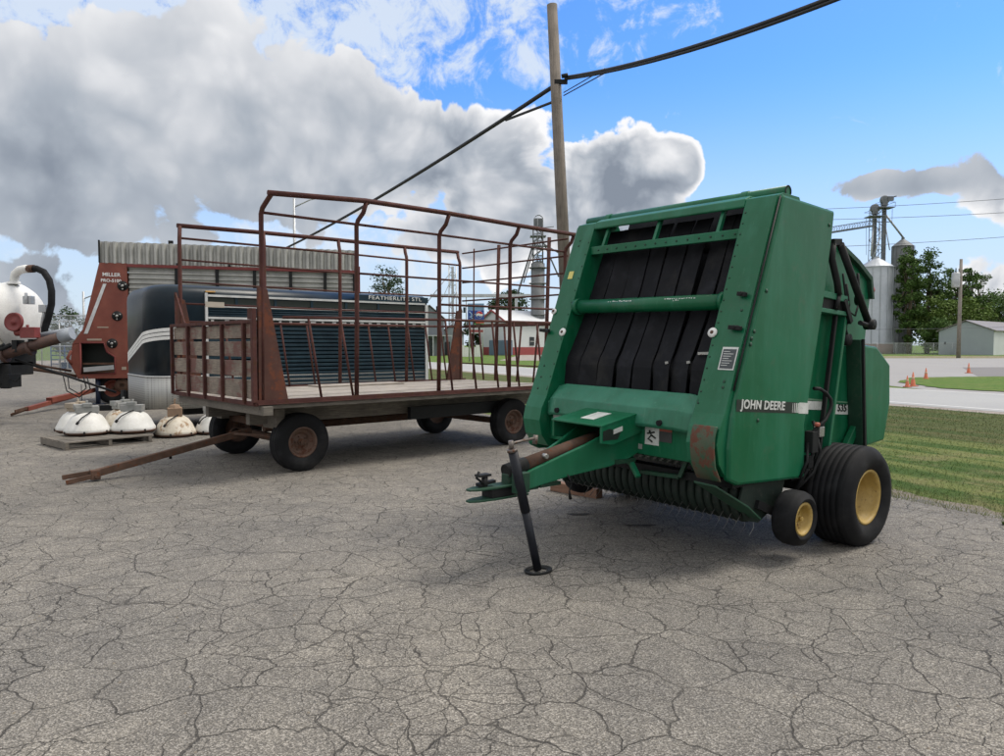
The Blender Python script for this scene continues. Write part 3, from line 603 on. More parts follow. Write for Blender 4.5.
m = MB(); m.rings([[(1.62,.80,.655),(1.58,.95,.64),(1.58,.95,.655),(1.62,.80,.67)],[(1.35,.86,.50),(1.25,1.0,.46),(1.25,1.0,.475),(1.35,.80,.515)],[(1.12,.92,.36),(1.08,1.0,.345),(1.08,1.0,.36),(1.12,.92,.375)]], smooth=False); m.build('crop_deflector', GREEN_DK, bal, bevel=.003)
m = MB(); m.box((.35,-.95,.60),(1.35,.93,.66)); m.box((0,-.9,.55),(.5,.9,.62)); m.build('chamber_floor', BLACK, bal)
# rear part of the near side
def sheet_y(name, pts, y, mat, th=.02, bev=.004, par=None): m = MB(); m.prism(pts, y-th, y); return m.build(name, mat, par or bal, bevel=bev)
rear = [(.26,2.35),(-.18,2.46),(-.50,2.34),(-.74,2.20),(-.79,2.02),(-.72,1.62),(-.72,.90),(-.5,.68),(.55,.62),(.55,1.4)]
for y in (.86,-.98):
    gs = sheet_y('gate_side', rear, y, GREEN, .02)
sheet_y('gate_rim', [(-.18,2.46),(-.50,2.34),(-.75,2.21),(-.80,2.02),(-.76,2.02),(-.715,2.18),(-.48,2.30),(-.18,2.42)], .90, GREEN_DK, .045)
sheet_y('gate_lower_panel', [(-.39,1.62),(-.66,1.60),(-.93,1.44),(-.96,1.1),(-.87,.77),(-.53,.745),(-.50,.9)], 1.0, GREEN, .10, .02)
sheet_y('gate_lower_panel', [(-.39,1.62),(-.66,1.60),(-.93,1.44),(-.96,1.1),(-.87,.77),(-.53,.745),(-.50,.9)], -1.02, GREEN, .10, .02)
m = MB(); m.prism([(-.56,1.60),(-.93,1.44),(-.96,1.1),(-.87,.77),(-.80,.77),(-.88,1.1),(-.86,1.40),(-.56,1.55)], -1.01, .89); m.build('gate_rear_panel', GREEN, bal, bevel=.01)
sheet_y('guard_box_front', [(-.372,1.66),(-.40,1.66),(-.515,.74),(-.49,.74)], .985, GREEN_DK, .12, .003); sheet_y('guard_edge_strip', [(-.385,1.665),(-.412,1.665),(-.524,.735),(-.495,.735)], 1.006, BLACK, .018, .002)  # box front in darker green: shadow of the interior put into its colour
sheet_y('gate_brace', [(-.28,.72),(-.53,.98),(-.57,.98),(-.55,.90),(-.38,.70)], .93, GREEN, .05, .004)
m = MB(); m.bar((.15,.925,.72),(-.08,.925,2.02),.03,.035,(0,1,0)); m.build('gate_post', BLACK, bal, bevel=.006)
m = MB(); m.bar((.04,.90,.72),(-.20,.90,1.98),.035,.12,(0,1,0)); m.build('gate_post', GREEN, bal, bevel=.006)
m = MB(); m.bar((.40,.92,2.03),(-.16,.92,1.99),.10,.05,(0,0,1)); m.bar((.40,.92,1.90),(-.18,.92,1.87),.10,.035,(0,0,1)); m.build('hinge_beam', GREEN_OLD, bal, bevel=.004)
m = MB(); m.bar((.40,.915,1.965),(-.16,.915,1.93),.07,.10,(0,0,1)); m.bar((-.10,.95,1.98),(-.22,.95,1.80),.05,.07,(0,1,0)); m.build('hinge_bracket', BLACK, bal, bevel=.004)
m = MB(); m.tube([(.12,.97,2.42),(.13,.97,2.30),(.03,.97,2.12),(.0,.97,2.02)], .028, 8); m.bar((.14,.97,2.43),(.02,.97,2.44),.05,.05,(0,1,0)); m.tube([(.0,.97,2.02),(.03,.97,1.90)], .022, 8); m.build('gate_link', BLACK, bal)
m = MB(); m.tube([(.04,.99,2.42),(-.50,.99,1.80)], .030, 10); cy = m.build('lift_strut', BLACK, bal)
m = MB(); m.tube([(-.52,.99,1.78),(-.28,1.02,1.80)], .020, 8); m.lathe([(0,.05),(.045,.05),(.045,-.03),(0,-.03)], (-.50,.99,1.79), (0,1,0), 14); m.build('strut_pivot', BLACK, cy)
m = MB(); m.tube([(-.20,.93,2.12),(-.24,.94,1.95),(-.22,.93,1.75),(-.27,.93,1.66)], .012, 7); m.lathe([(0,.03),(.05,.03),(.05,-.02),(0,-.02)], (-.26,.92,1.66), (0,1,0), 12); m.tube([(-.12,.94,2.2),(-.2,.95,1.9),(-.36,.94,1.86),(-.40,.95,1.98)], .008, 6); m.build('gate_spring', BLACK, bal)
m = MB(); m.lathe([(0,.02),(.05,.02),(.05,-.02),(0,-.02)], (-.44,.93,2.0), (0,1,0), 14); m.tube([(-.44,.93,2.0),(-.40,.93,2.22)], .012, 6); m.build('gate_pulley', BLACK, bal)
m = MB(); m.lathe([(0,.035),(.02,.033),(.035,.02),(.035,0)], (-.79,.86,2.10), (-1,.2,0), 12); m.build('marker_lamp', mat_flat('red_lens', (.35,.05,.05), .3), bal)
# hydraulic hoses and valve
m = MB()
for pts, r in (([(.40,1.0,1.28),(.34,1.02,1.275),(.27,1.035,1.24),(.225,1.05,1.19),(.215,1.05,1.14),(.24,1.05,1.09),(.30,1.05,1.03),(.37,1.03,.98),(.42,1.0,.93),(.44,.99,.85)],.014), ([(.44,1.0,.95),(.40,1.02,.80),(.46,1.0,.65),(.55,.97,.50)],.016), ([(.35,1.0,.90),(.30,1.02,.78),(.36,1.0,.62),(.50,.95,.50)],.014),([(.46,1.0,.86),(.50,1.02,.72),(.56,1.0,.60)],.012),([(.20,.9,1.0),(.24,.98,.8),(.40,.98,.6)],.013)): m.tube(pts, r, 8)
hs = m.build('hydraulic_hose', BLACK, bal)
m = MB(); m.box((.37,.97,.78),(.46,1.04,.95)); m.box((.40,.96,.66),(.47,1.02,.76)); m.build('hydraulic_valve', BLACK, bal, bevel=.006)
m = MB(); m.box((.30,.99,.90),(.37,1.05,.98)); m.build('valve_solenoid', STEEL, bal, bevel=.006)
m = MB(); m.lathe([(0,.03),(.018,.028),(.018,0)], (.39,1.02,1.0), (0,1,0), 10); m.build('red_fitting', DECALR, bal)
# side stripe and lettering
dx_, dz_ = -(1.43-.44), (1.125-1.20); dl = math.hypot(dx_, dz_); ex = V((dx_/dl, 0, dz_/dl)); ez = V((0,1,0)).cross(ex)*-1
if ez.z < 0: ez = -ez
def stripe(name, s0, s1, mat, y=.9965, z0=-.042, z1=.042, par=None):
    m = MB(); o = V((1.43,y,1.20)); m.poly([o+ex*s0+ez*z0, o+ex*s1+ez*z0, o+ex*s1+ez*z1, o+ex*s0+ez*z1]); return m.build(name, mat, par or side)
stripe('stripe_decal', 0, .79, DECALK); stripe('stripe_decal', .83, .97, DECALW)
for k in range(4): stripe('stripe_bar', .735+.024*k, .735+.024*k+.006+.004*k, DECALW, .9975, -.036, .036)
text('side_lettering', 'JOHN DEERE', .088, DECALW, side, frame(V((1.375,.998,1.196))-ez*.036, ex, ez, (0,1,0)), bold=.0022, sx=1.07, shear=.06, spacing=1.07)
stripe('stripe_decal', 1.20, 1.50, DECALW, .8635, -.015, .055, gs); stripe('stripe_decal', 1.60, 2.06, DECALW, .8635, -.045, .04, gs)
m = MB(); o = V((1.43,.8645,1.20)); m.poly([o+ex*1.15+ez*.062, o+ex*2.1+ez*.05, o+ex*2.1+ez*.062, o+ex*1.15+ez*.076]); m.build('stripe_line', mat_flat('pale_green_decal', (.12,.25,.16), .5), gs)
text('side_lettering', '535', .085, DECALK, gs, frame(V((1.43,.866,1.20))+ex*1.70-ez*.036, ex, ez, (0,1,0)), bold=.002, sx=1.25)

# wheels
def tyre_prof(R_, w, rim, ribs=0):
    p = [(rim,-w*.36),(rim+.02,-w*.42),(rim+(R_-rim)*.45,-w*.5),(R_-.05,-w*.47),(R_-.012,-w*.38)]
    if ribs:
        for i in range(ribs):
            a = -w*.36+i*(w*.72/ribs); b = a+w*.72/ribs
            p += [(R_, a+.004), (R_, b-.012), (R_-.005, b-.008), (R_-.005, b-.001)]
    else: p += [(R_,-w*.2),(R_,w*.2)]
    return p+[(R_-.012,w*.38),(R_-.05,w*.47),(rim+(R_-rim)*.45,w*.5),(rim+.02,w*.42),(rim,w*.36)]
def wheel(parent, c, R_, w, rim, ribs, rim_mat, dish=.5, side=1, hub=True, holes=0, tilt=0, name='wheel'):
    m = MB(); m.lathe(tyre_prof(R_, w, rim, ribs), (0,0,0), (0,1,0), 56)
    ty = m.build(name, RUBBER, parent, loc=c)
    if side < 0: ty.rotation_euler = (0,0,math.pi)
    e = w*.40; d = w*dish
    m = MB(); m.lathe([(rim+.004,e-.012),(rim+.012,e),(rim-.004,e+.004),(rim-.012,e-.008),(rim-.020,e-.022),(rim-.022,e-.055),(rim-.034,e-.062),(rim-.036,e-d*.62),(rim-.060,e-d*.70),(rim-.066,e-d*.92),(rim*.60,e-d),(rim*.42,e-d+.012),(rim*.36,e-d+.03),(0,e-d+.03)], (0,0,0), (0,1,0), 40)
    m.lathe([(rim+.012,-e),(rim-.03,-e+.05),(rim*.6,-e+.06),(0,-e+.06)], (0,0,0), (0,1,0), 32)
    rm = m.build('rim', rim_mat, ty)
    m = MB()
    if hub:
        m.tube([(0,e-d,0),(0,e-d+.06,0)], rim*.24, 16); m.tube([(0,e-d+.06,0),(0,e-d+.085,0)], rim*.14, 12)
    for k in range(5):
        a = k*2*math.pi/5; r = rim*.38; m.tube([(r*math.cos(a),e-d+.02,r*math.sin(a)),(r*math.cos(a),e-d+.045,r*math.sin(a))], .011, 6)
    for k in range(holes):
        a = (k+.5)*2*math.pi/holes; r = rim*.56; m.tube([(r*math.cos(a),e-d-.01,r*math.sin(a)),(r*math.cos(a),e-d+.006,r*math.sin(a))], rim*.09, 10)
    m.build('hub', RUSTBROWN if rim_mat != YELLOW else YELLOW, ty)
    return ty
wheel(bal, (-.07,1.075,.405), .405, .40, .212, 6, YELLOW, .52)
wheel(bal, (-.07,-1.20,.405), .405, .40, .212, 6, YELLOW, .52, side=-1)
wheel(bal, (.76,1.075,.335), .205, .19, .115, 0, YELLOW, .5)
wheel(bal, (.76,-1.15,.335), .200, .17, .115, 0, YELLOW, .5, side=-1)
m = MB(); m.tube([(-.07,-1.2,.405),(-.07,1.09,.405)], .045, 12); m.box((-.15,-.9,.40),(.03,.9,.58)); m.bar((.76,.94,.34),(1.05,.94,.45),.03,.06); m.bar((.76,.90,.335),(.76,1.05,.335),.04,.04); m.bar((.76,-1.1,.335),(.76,-.95,.335),.04,.04); m.bar((.76,-1.0,.34),(1.05,-.95,.45),.03,.06); m.build('axle', BLACK, bal)
# timber block under the far end of the pickup
a = V((.88,8.0,0)); 
m = MB(); m.box((-.62,-.055,0),(.0,.055,.10)); o = m.build('wood_block', mat_wood('red_brown_timber', (.16,.085,.055), (.26,.15,.10)), bevel=.004); o.location = (1.02,7.52,0); o.rotation_euler = (0,0,R(-43))
tag(o, 'short brown timber block lying on the asphalt beside the baler pickup', 'wood block')
# ------------------------------------------------------------------ flat-bed bale wagon with pipe rack
TH = R(90-47.6)
wg = empty('hay_wagon', (-2.86,8.45,0), TH, 'flatbed hay rack wagon with a tall rusty red pipe cage and grey plank deck', 'wagon')
WW, LL = 2.74, 5.42
m = MB(); rnd = random.Random(2)
for i in range(15):
    y = .02+i*.1805; m.box((.0,y,.895),(LL,y+.172,.928+rnd.uniform(-.003,.004)))
m.build('deck', PLANK, wg)
m = MB(); m.box((-.01,-.035,.905),(LL,-.002,.955)); m.box((-.01,-.06,.898),(LL,-.0,.906)); m.build('deck_edge', RUST, wg)
m = MB(); m.box((-.01,WW,.905),(LL,WW+.035,.955)); m.build('deck_edge', RUST, wg)
m = MB(); m.box((.0,-.03,.845),(LL,.04,.892)); m.build('side_board', TIMBER, wg)
m = MB(); m.box((.02,-.12,.775),(.14,WW-.02,.882)); m.build('sill_beam', TIMBER, wg, bevel=.006)
m = MB(); m.box((-.045,-.03,.885),(-.005,WW+.02,.935)); m.build('front_edge', RUST, wg)
for y in (.62,1.98): m = MB(); m.box((.17,y,.60),(LL-.1,y+.11,.82)); m.build('stringer', TIMBER, wg)
for x in (.62,1.75,2.85,3.9,4.9): m = MB(); m.box((x,.05,.82),(x+.12,WW-.05,.892)); m.build('cross_timber', TIMBER, wg)
for y in (.55,2.3): m = MB(); m.box((.40,y-.18,.55),(.52,y+.2,.80)); m.build('bolster_block', TIMBER, wg, bevel=.006)
for x in (.58,4.25): m = MB(); m.box((x,.40,.50),(x+.22,2.34,.60)); m.build('bolster', RUSTBROWN, wg)
m = MB(); m.tube([(.69,1.37,.46),(4.36,1.37,.46)], .055, 12); m.build('reach_pole', RUSTBROWN, wg)
for y in (.46,2.2): m = MB(); m.box((2.5,y,.52),(4.4,y+.08,.70)); m.build('side_rail_beam', BLACK, wg)
for x in (.69,4.36): m = MB(); m.bar((x,.40,.36),(x,2.34,.36),.09,.09); m.bar((x,.40,.36),(x,.40,.55),.08,.08); m.bar((x,2.34,.36),(x,2.34,.55),.08,.08); m.build('axle', RUSTBROWN, wg)
RIMB = mat_paint('brown_rim', (.095,.055,.04), (.15,.09,.065), .7, scale=6, rust=.42, rustc=(.10,.04,.025), dirt=.4)
def wagon_wheel(c, side): return wheel(wg, c, .370, .23, .185, 3, RIMB, .42, side=side, holes=8)
for x in (.71,4.38): wagon_wheel((x,.36,.370), -1); wagon_wheel((x,2.38,.370), 1)
# steering gear and tongue
m = MB(); m.bar((.50,1.37,.44),(-1.43,1.325,.085),.075,.085); m.tube([(.69,.45,.36),(.45,.9,.42),(.25,1.30,.42)], .022, 8); m.tube([(.69,2.3,.36),(.45,1.84,.42),(.25,1.44,.42)], .022, 8); tng = m.build('tongue', RUSTBROWN, wg, bevel=.006)
m = MB(); m.bar((-1.40,1.36,.10),(-1.74,1.36,.075),.02,.055,(0,0,1)); m.bar((-1.40,1.29,.07),(-1.72,1.27,.025),.02,.055,(0,0,1)); m.box((-1.46,1.27,.02),(-1.36,1.38,.13)); m.tube([(-1.40,1.25,.06),(-1.40,1.40,.06)], .028, 10); m.build('hitch_clevis', RUSTBROWN, tng, bevel=.004)
m = MB(); m.tube([(-.55,1.345,.24),(-.55,1.345,.17)], .018, 8); m.build('tongue_bolt', BLACK, tng)
# front board panel
fp = MB(); zz = [(.955,1.185),(1.215,1.415),(1.455,1.645),(1.675,1.845)]
for k, (a, b) in enumerate(zz):
    fp = MB(); fp.box((-.030,.10,a+rnd.uniform(0,.01)),(-.004,WW-.02,b)); fp.build('front_board', PLANKR, wg, bevel=.003)
    fp = MB(); fp.box((-.030,-.02,a),(-.004,.09,b)); fp.build('front_board', PLANKR, wg, bevel=.003)
for y in (2.745,2.10,1.50,.90,.235,-.02): m = MB(); m.box((-.072,y-.022,.90),(-.032,y+.022,1.88)); m.build('panel_upright', RUST, wg, bevel=.004)
m = MB(); m.box((-.07,-.03,1.855),(-.01,WW+.03,1.895)); m.build('panel_rail', RUST, wg, bevel=.004)
m = MB(); m.bar((-.05,-.045,.93),(-.05,-.045,2.02),.05,.05); m.build('corner_post', RUST, wg, bevel=.004)
m = MB(); m.bar((-.02,.07,1.90),(-.02,.07,2.03),.09,.07); m.build('panel_bracket', RUST, wg); m = MB(); m.bar((-.02,WW-.10,1.9),(-.02,WW-.10,2.35),.03,.03); m.bar((-.02,WW-.10,2.34),(-.02,WW-.45,1.9),.02,.02); m.build('panel_bracket', RUST, wg)
# rack
def gusset(x0, y, s):
    m = MB(); pts = [(x0-.04*s,.94),(x0+.33*s,.94),(x0+.085*s,2.25),(x0-.03*s,2.28)]
    m.prism(pts if s > 0 else pts[::-1], y-.022, y+.022); tag(m.build('gusset', RUST2, wg, bevel=.004), 'tall tapering rusty gusset plate')
gusset(.05,0,1); gusset(.05,WW,1); gusset(5.28,0,-1); gusset(5.28,WW,-1)
def upright(x, y, s):
    m = MB(); m.tube([(x,y,.94),(x+.015,y,2.0),(x+.02,y,3.12),(x+.03,y+.02*s,3.19),(x+.06,y+.10*s,3.28),(x+.08,y+.15*s,3.335 if x < 1 else (3.42 if s < 0 else 3.38))], .029, 10); m.build('upright', RUST, wg)
for x in (.06,1.33,2.66,4.02,5.26): upright(x,0,-1); upright(x,WW,1)
def rail(name, pts, r=.017, mat=None): m = MB(); m.tube(pts, r, 8); return m.build(name, mat or RUST, wg)
for y, s in ((-.15,-1),(WW+.15,1)):
    rail('top_rail', [(.10,y,3.34),(1.4,y,3.37),(2.7,y,3.385),(4.0,y,3.39),(5.36,y,3.40)] if y > 0 else [(.10,y,3.345),(1.4,y,3.425),(2.7,y,3.43),(4.0,y,3.41),(5.40,y,3.40)], .033)
    rail('side_rail', [(.08,0 if s < 0 else WW,3.14),(2.7,0 if s < 0 else WW,3.145),(5.3,0 if s < 0 else WW,3.13)])
for z in (2.83,2.51,2.20): rail('side_rail', [(.06,WW,z),(2.7,WW,z-.01),(5.3,WW,z+.01)], .014)
rail('side_rail', [(.02,WW,1.93),(5.3,WW,1.95)], .02); rail('side_rail', [(1.33,0,2.52),(5.3,0,2.53)], .014); rail('side_rail', [(2.66,0,2.17),(5.3,0,2.18)], .016)
rail('side_rail', [(.33,0,1.93),(2.66,0,1.955),(5.3,0,1.96)], .018)
for x0, x1 in ((.66,.83),(1.10,1.28),(2.78,2.91),(3.22,3.36),(3.67,3.80),(4.11,4.24),(4.62,4.76)):
    rail('brace', [(x0,0,1.95),(x1,0,.94)], .016)
for x1 in (.85,1.75,2.2,3.37,3.78,4.20,4.60,4.95): rail('brace', [(x1-.15,WW,1.95),(x1,WW,.94)], .016)
for z in (3.36,3.08,2.80,2.45): rail('rear_rail', [(5.34,WW,z),(5.34,0,z-.01)], .015)
rail('rear_rail', [(5.34,WW,1.95),(5.34,0,1.95)], .022); rail('rear_rail', [(5.34,WW,1.25),(5.34,0,1.22)], .012)
for y, r in ((1.72,.032),(2.42,.014),(.45,.032)): rail('rear_upright', [(5.34,y+(.06 if r > .02 else 0),.95),(5.34,y-.03,3.42)], r)
for y0, y1 in ((2.25,2.12),(1.55,1.45),(1.10,1.22),(.68,.80)): rail('rear_brace', [(5.34,y0,1.95),(5.34,y1,.95)], .018)
m = MB(); m.box((.42,WW-.035,2.16),(.70,WW-.02,2.24)); m.build('reflector_plate', mat_flat('pale_plate', (.42,.38,.32)), wg)
m = MB(); m.bar((5.34,WW-.1,1.97),(5.34,.9,1.99),.02,.03); m.box((5.30,2.2,1.93),(5.36,2.3,2.0)); m.build('rear_latch', RUSTBROWN, wg)
m = MB(); m.box((2.0,2.2,.93),(3.6,2.62,.955)); m.build('loose_board', PLANK, wg, bevel=.004)

# ------------------------------------------------------------------ livestock trailer
TEAL = mat_paint('dark_blue_paint', (.003,.010,.018), (.007,.018,.028), .30, scale=1.2, dirt=.06, bmp=.05, spec=.28)
SLAT = mat_paint('blue_slat_paint', (.006,.022,.036), (.014,.040,.058), .45, spec=.3, scale=4, dirt=.2)
TRIM = mat_paint('aluminium_trim', (.55,.56,.56), (.68,.69,.69), .4, metal=.3, scale=6, dirt=.25)
tl = empty('livestock_trailer', (-6.0,13.0,0), math.atan2(.615,.788), 'dark blue livestock trailer with white swoosh nose and slatted aluminium side behind the wagon', 'trailer')
TW, TLn, RC = 2.42, 5.47, .60
XF = -.28
def plan(n=9, ins=0):
    P = []
    for k in range(n+1): a = math.pi/2+math.pi/2*k/n; P.append((XF+RC+(RC-ins)*math.cos(a), TW-RC+(RC-ins)*math.sin(a)))
    for k in range(n+1): a = math.pi+math.pi/2*k/n; P.append((XF+RC+(RC-ins)*math.cos(a), RC+(RC-ins)*math.sin(a)))
    return P
base = plan()
def ring(ins, z, x1=TLn): return [(TLn,TW-ins,z)]+[(x,y,z) for x, y in plan(ins=ins)]+[(TLn,ins,z)]
m = MB(); m.rings([ring(0,.98),ring(0,2.44),ring(.01,2.54),ring(.05,2.62),ring(.11,2.67),ring(.2,2.70),ring(.33,2.71)], cap=True)
body = m.build('body', TEAL, tl)
def tread_mat():
    m, nt, b = new_mat('perforated_stone_guard'); co = coord(nt); v = N(nt, 'ShaderNodeTexVoronoi', feature='F1'); v.inputs['Scale'].default_value = 24; v.inputs['Randomness'].default_value = 0; L(nt, co, v.inputs['Vector'])
    c = ramp(nt, v.outputs['Distance'], [(.30,(.20,.20,.20)),(.40,(.40,.41,.40))]); c = mixc(nt, mth(nt, 'MULTIPLY', noise(nt, co, 2, 5), .4), c, (.30,.28,.26)); L(nt, c, b.inputs['Base Color'])
    b.inputs['Metallic'].default_value = .35; b.inputs['Roughness'].default_value = .5; return m
m = MB(); m.rings([ring(-.012,.44),ring(-.012,1.02)], cap=True); m.build('stone_guard', tread_mat(), tl)
m = MB(); m.rings([ring(-.02,1.015),ring(-.02,1.04)], cap=True); m.build('guard_trim', TRIM, tl)
for k in range(3):
    m = MB(); pp = [p for p in plan(10, ins=-.008)]; pts = [(.9,-.008)]
    path = [(x,y) for x, y in pp]+[(.45+.07*j,-.008) for j in range(3)]
    dd = [0]
    for a_, b_ in zip(path, path[1:]): dd.append(dd[-1]+math.dist(a_, b_))
    N_ = len(path); A = []; B = []
    for j, (x, y) in enumerate(path):
        s = dd[j]/dd[-1]; zc = 1.02+.80*math.sin(min(1, s*1.05)*math.pi/2); hw = .030
        A.append(m.bm.verts.new((x,y,zc-hw+.065*(k-1)*(.9+.3*s)))); B.append(m.bm.verts.new((x,y,zc+hw+.065*(k-1)*(.9+.3*s))))
    for j in range(N_-1): m.face([A[j],A[j+1],B[j+1],B[j]], True)
    m.build('swoosh_stripe', WHITE, body)
# slatted side: frame rails, slots, ribbed lower slats
X0, X1 = .66, TLn-.02
def tb(name, x0, x1, z0, z1, mat, y0=-.03, y1=-.002, par=None): m = MB(); m.box((x0,y0,z0),(x1,y1,z1)); return m.build(name, mat, par or tl)
tb('side_frame', X0, X0+.045, .70, 2.56, TRIM, -.045); tb('side_frame', X1-.05, X1+.02, .46, 2.50, TRIM, -.045)
for z in (2.51,2.32,2.10): tb('side_frame', X0+.05, X1-.055, z-.018, z+.022, TRIM, -.045)
tb('vent_slot', X0+.05, X1-.055, 2.36, 2.47, DECALK, -.012); tb('vent_slot', X0+.05, X1-.055, 1.985, 2.075, DECALK, -.012)
for i in range(8): tb('slot_divider', X0+.75*i+.55, X0+.75*i+.60, 2.35, 2.48, SLAT, -.03)
for i in range(22): x = X0+.12+.215*i+rnd.uniform(-.03,.03); tb('slot_gap', x, x+rnd.choice((.05,.08,.11)), 1.992, 2.07, TRIM if i % 3 else WHITE, -.018)
m = MB()
for i in range(4): z = 2.13+.043*i; m.tube([(X0+.05,-.012,z+.02),(X1-.055,-.012,z+.02)], .022, 6)
m.build('slat_row', SLAT, tl)
m = MB()
for i in range(17): z = .62+.079*i; m.bar((X0+.05,-.018,z+.03),(X1-.055,-.018,z+.03),.022,.052)
m.build('slat_row', SLAT, tl, bevel=.006)
tb('name_band', 3.7, X1+.02, 2.535, 2.655, SLAT, -.05, .03)
text('side_lettering', 'FEATHERLITE STL', .115, WHITE, tl, frame((3.98,-.053,2.548),(1,0,0),(0,0,1),(0,-1,0)), bold=.0, sx=1.38, spacing=1.08)
m = MB(); m.box((.35,.3,.30),(TLn,TW-.3,.44)); m.build('chassis', BLACK, tl)
for x in (3.0,3.9):
    for y, s in ((.12,-1),(TW-.12,1)): wheel(tl, (x,y,.36), .36, .22, .20, 3, TRIM, .4, side=s, name='wheel')
m = MB(); m.bar((.4,TW/2,.40),(-1.1,TW/2,.44),.12,.10); m.tube([(-.5,TW/2,.02),(-.5,TW/2,.75)], .045, 10); m.lathe([(0,0),(.12,0),(.12,.02),(0,.02)], (-.5,TW/2,0), (0,0,1), 16); m.build('drawbar', BLACK, tl)
tb('body_plate', .68, .85, 2.575, 2.60, mat_flat('amber', (.6,.35,.12)), -.02, .06)

# ------------------------------------------------------------------ red forage box
REDP = mat_paint('faded_red_paint', (.17,.040,.026), (.24,.070,.045), .6, scale=1.6, dirt=.25, rust=.2, rustc=(.12,.05,.03), bmp=.1)
REDD = mat_paint('dark_red_rail', (.15,.022,.022), (.20,.04,.035), .6, scale=3, dirt=.3)
CORR = mat_paint('galvanised_sheet', (.36,.36,.34), (.50,.50,.47), .5, metal=.3, scale=1.5, dirt=.3)
fw = empty('forage_wagon', (-10.8,19.5,0), math.atan2(.281,.96), 'tall faded red forage box wagon with corrugated silver roof behind the trailer', 'wagon')
FWd = 2.5
def fpoly(name, pts, y0, y1, mat, bev=.01, par=None): m = MB(); m.prism(pts, y0, y1); return m.build(name, mat, par or fw, bevel=bev)
outer = [(.04,3.78),(.70,3.76),(.73,.70),(-.55,.70),(-.71,1.07),(-.66,1.62),(-.40,2.0)]
# near front panel with its discharge opening
m = MB()
m.prism([(.04,3.80),(.70,3.80),(.72,2.0),(.60,1.62),(.10,1.66),(-.45,1.66),(-.66,1.62),(-.38,2.05)], -.03, .03)
m.prism([(-.66,1.6),(-.45,1.655),(-.45,.83),(-.50,.70),(-.71,1.07)], -.03, .03); m.prism([(.60,1.62),(.72,2.0),(.73,.70),(.36,.70),(.36,1.28),(.16,1.42),(.10,1.655)], -.03, .03); m.prism([(-.5,.70),(.36,.70),(.36,.83),(-.45,.83)], -.03, .03)
fp_ = m.build('front_panel', REDP, fw)
m = MB(); m.prism([(.04,3.78),(.70,3.76),(.73,.70),(-.55,.70),(-.71,1.07),(-.66,1.62),(-.40,2.0)], FWd-.03, FWd+.03); m.build('front_panel', REDP, fw)
m = MB(); m.rings([[(x,y,z) for x, z in [(.02,3.8),(-.41,2.02),(-.67,1.62),(-.72,1.07),(-.56,.70),(-.53,.70),(-.69,1.08),(-.64,1.6),(-.37,2.02),(.06,3.8)]] for y in (.031,FWd-.031)], smooth=False); m.build('front_skin', REDP, fw)
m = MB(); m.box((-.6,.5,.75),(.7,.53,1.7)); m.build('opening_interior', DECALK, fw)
m = MB(); m.tube([(-.46,-.04,1.66),(.10,-.04,1.66),(.17,-.04,1.42),(.36,-.04,1.28),(.36,-.04,.83),(-.46,-.04,.83),(-.46,-.04,1.66)], .022, 8); m.build('opening_rim', REDD, fp_)
m = MB(); m.box((-.42,-.02,.86),(.34,.4,.98)); m.bar((-.42,0,1.10),(.34,0,1.10),.03,.05); m.build('apron', RUSTBROWN, fw)
m = MB(); m.bar((-.40,-.04,.94),(.33,-.04,1.0),.01,.12); m.build('apron_plate', GALV, fw)
m = MB(); m.prism([(.12,3.24),(.20,3.24),(-.28,1.90),(-.37,1.90)], -.045, -.032); m.build('silver_stripe', TRIM, fp_)
for (s_, z_) in ((.59,3.19),(.44,2.38),(.30,1.64)):
    m = MB(); m.lathe([(0,.05),(.05,.05),(.055,.035),(.12,.03),(.135,0)], (s_,-.03,z_), (0,-1,0), 20); bq = m.build('bearing', BLACK, fp_)
    m = MB(); m.lathe([(0,.07),(.035,.07),(.035,.04)], (s_,-.03,z_), (0,-1,0), 10)
    for k in range(3): a = k*2.09+.5; m.lathe([(0,.05),(.022,.045),(.022,.03)], (s_+.085*math.cos(a),-.03,z_+.085*math.sin(a)), (0,-1,0), 8)
    m.build('bearing_bolt', STEEL, bq)
text('panel_lettering', 'MILLER', .135, WHITE, fp_, frame((.10,-.034,3.42),(1,0,-.02),(.02,0,1),(0,-1,0)), bold=.003, sx=1.05)
text('panel_lettering', 'PRO-5100', .115, WHITE, fp_, frame((.06,-.034,3.27),(1,0,-.02),(.02,0,1),(0,-1,0)), bold=.003, sx=1.02)
m = MB(); m.box((-.05,-.036,2.06),(.22,-.032,2.09)); m.box((-.30,-.036,1.72),(.05,-.032,1.77)); m.box((.52,-.036,.93),(.63,-.032,1.01)); m.build('panel_sticker', mat_flat('tan_sticker', (.40,.33,.26)), fp_)
# side wall: ribbed sheet between posts
def corrugated(name, x0, x1, z0, z1, y, pitch, amp, vertical, mat, par, slope=0):
    m = MB(); A = []; B = []
    if vertical:
        n = int((x1-x0)/pitch*8)
        for i in range(n+1):
            x = x0+(x1-x0)*i/n; q = amp*max(-.6, min(.6, math.sin(2*math.pi*(x-x0)/pitch)))/.6; A.append(m.bm.verts.new((x,y+q,z0))); B.append(m.bm.verts.new((x,y+q,z1+slope*(x-x0))))
    else:
        n = int((z1-z0)/pitch*8)
        for i in range(n+1):
            z = z0+(z1-z0)*i/n; q = amp*max(-.6, min(.6, math.sin(2*math.pi*(z-z0)/pitch)))/.6; A.append(m.bm.verts.new((x0,y+q,z))); B.append(m.bm.verts.new((x1,y+q,z)))
    for i in range(n): m.face([A[i],A[i+1],B[i+1],B[i]])
    o = m.build(name, mat, par); so_ = o.modifiers.new('t', 'SOLIDIFY'); so_.thickness = .004; return o
for yy in (.06,FWd-.06): corrugated('side_sheet', .73, 6.80, .9, 3.70, yy, .135, .028, False, CORR, fw)
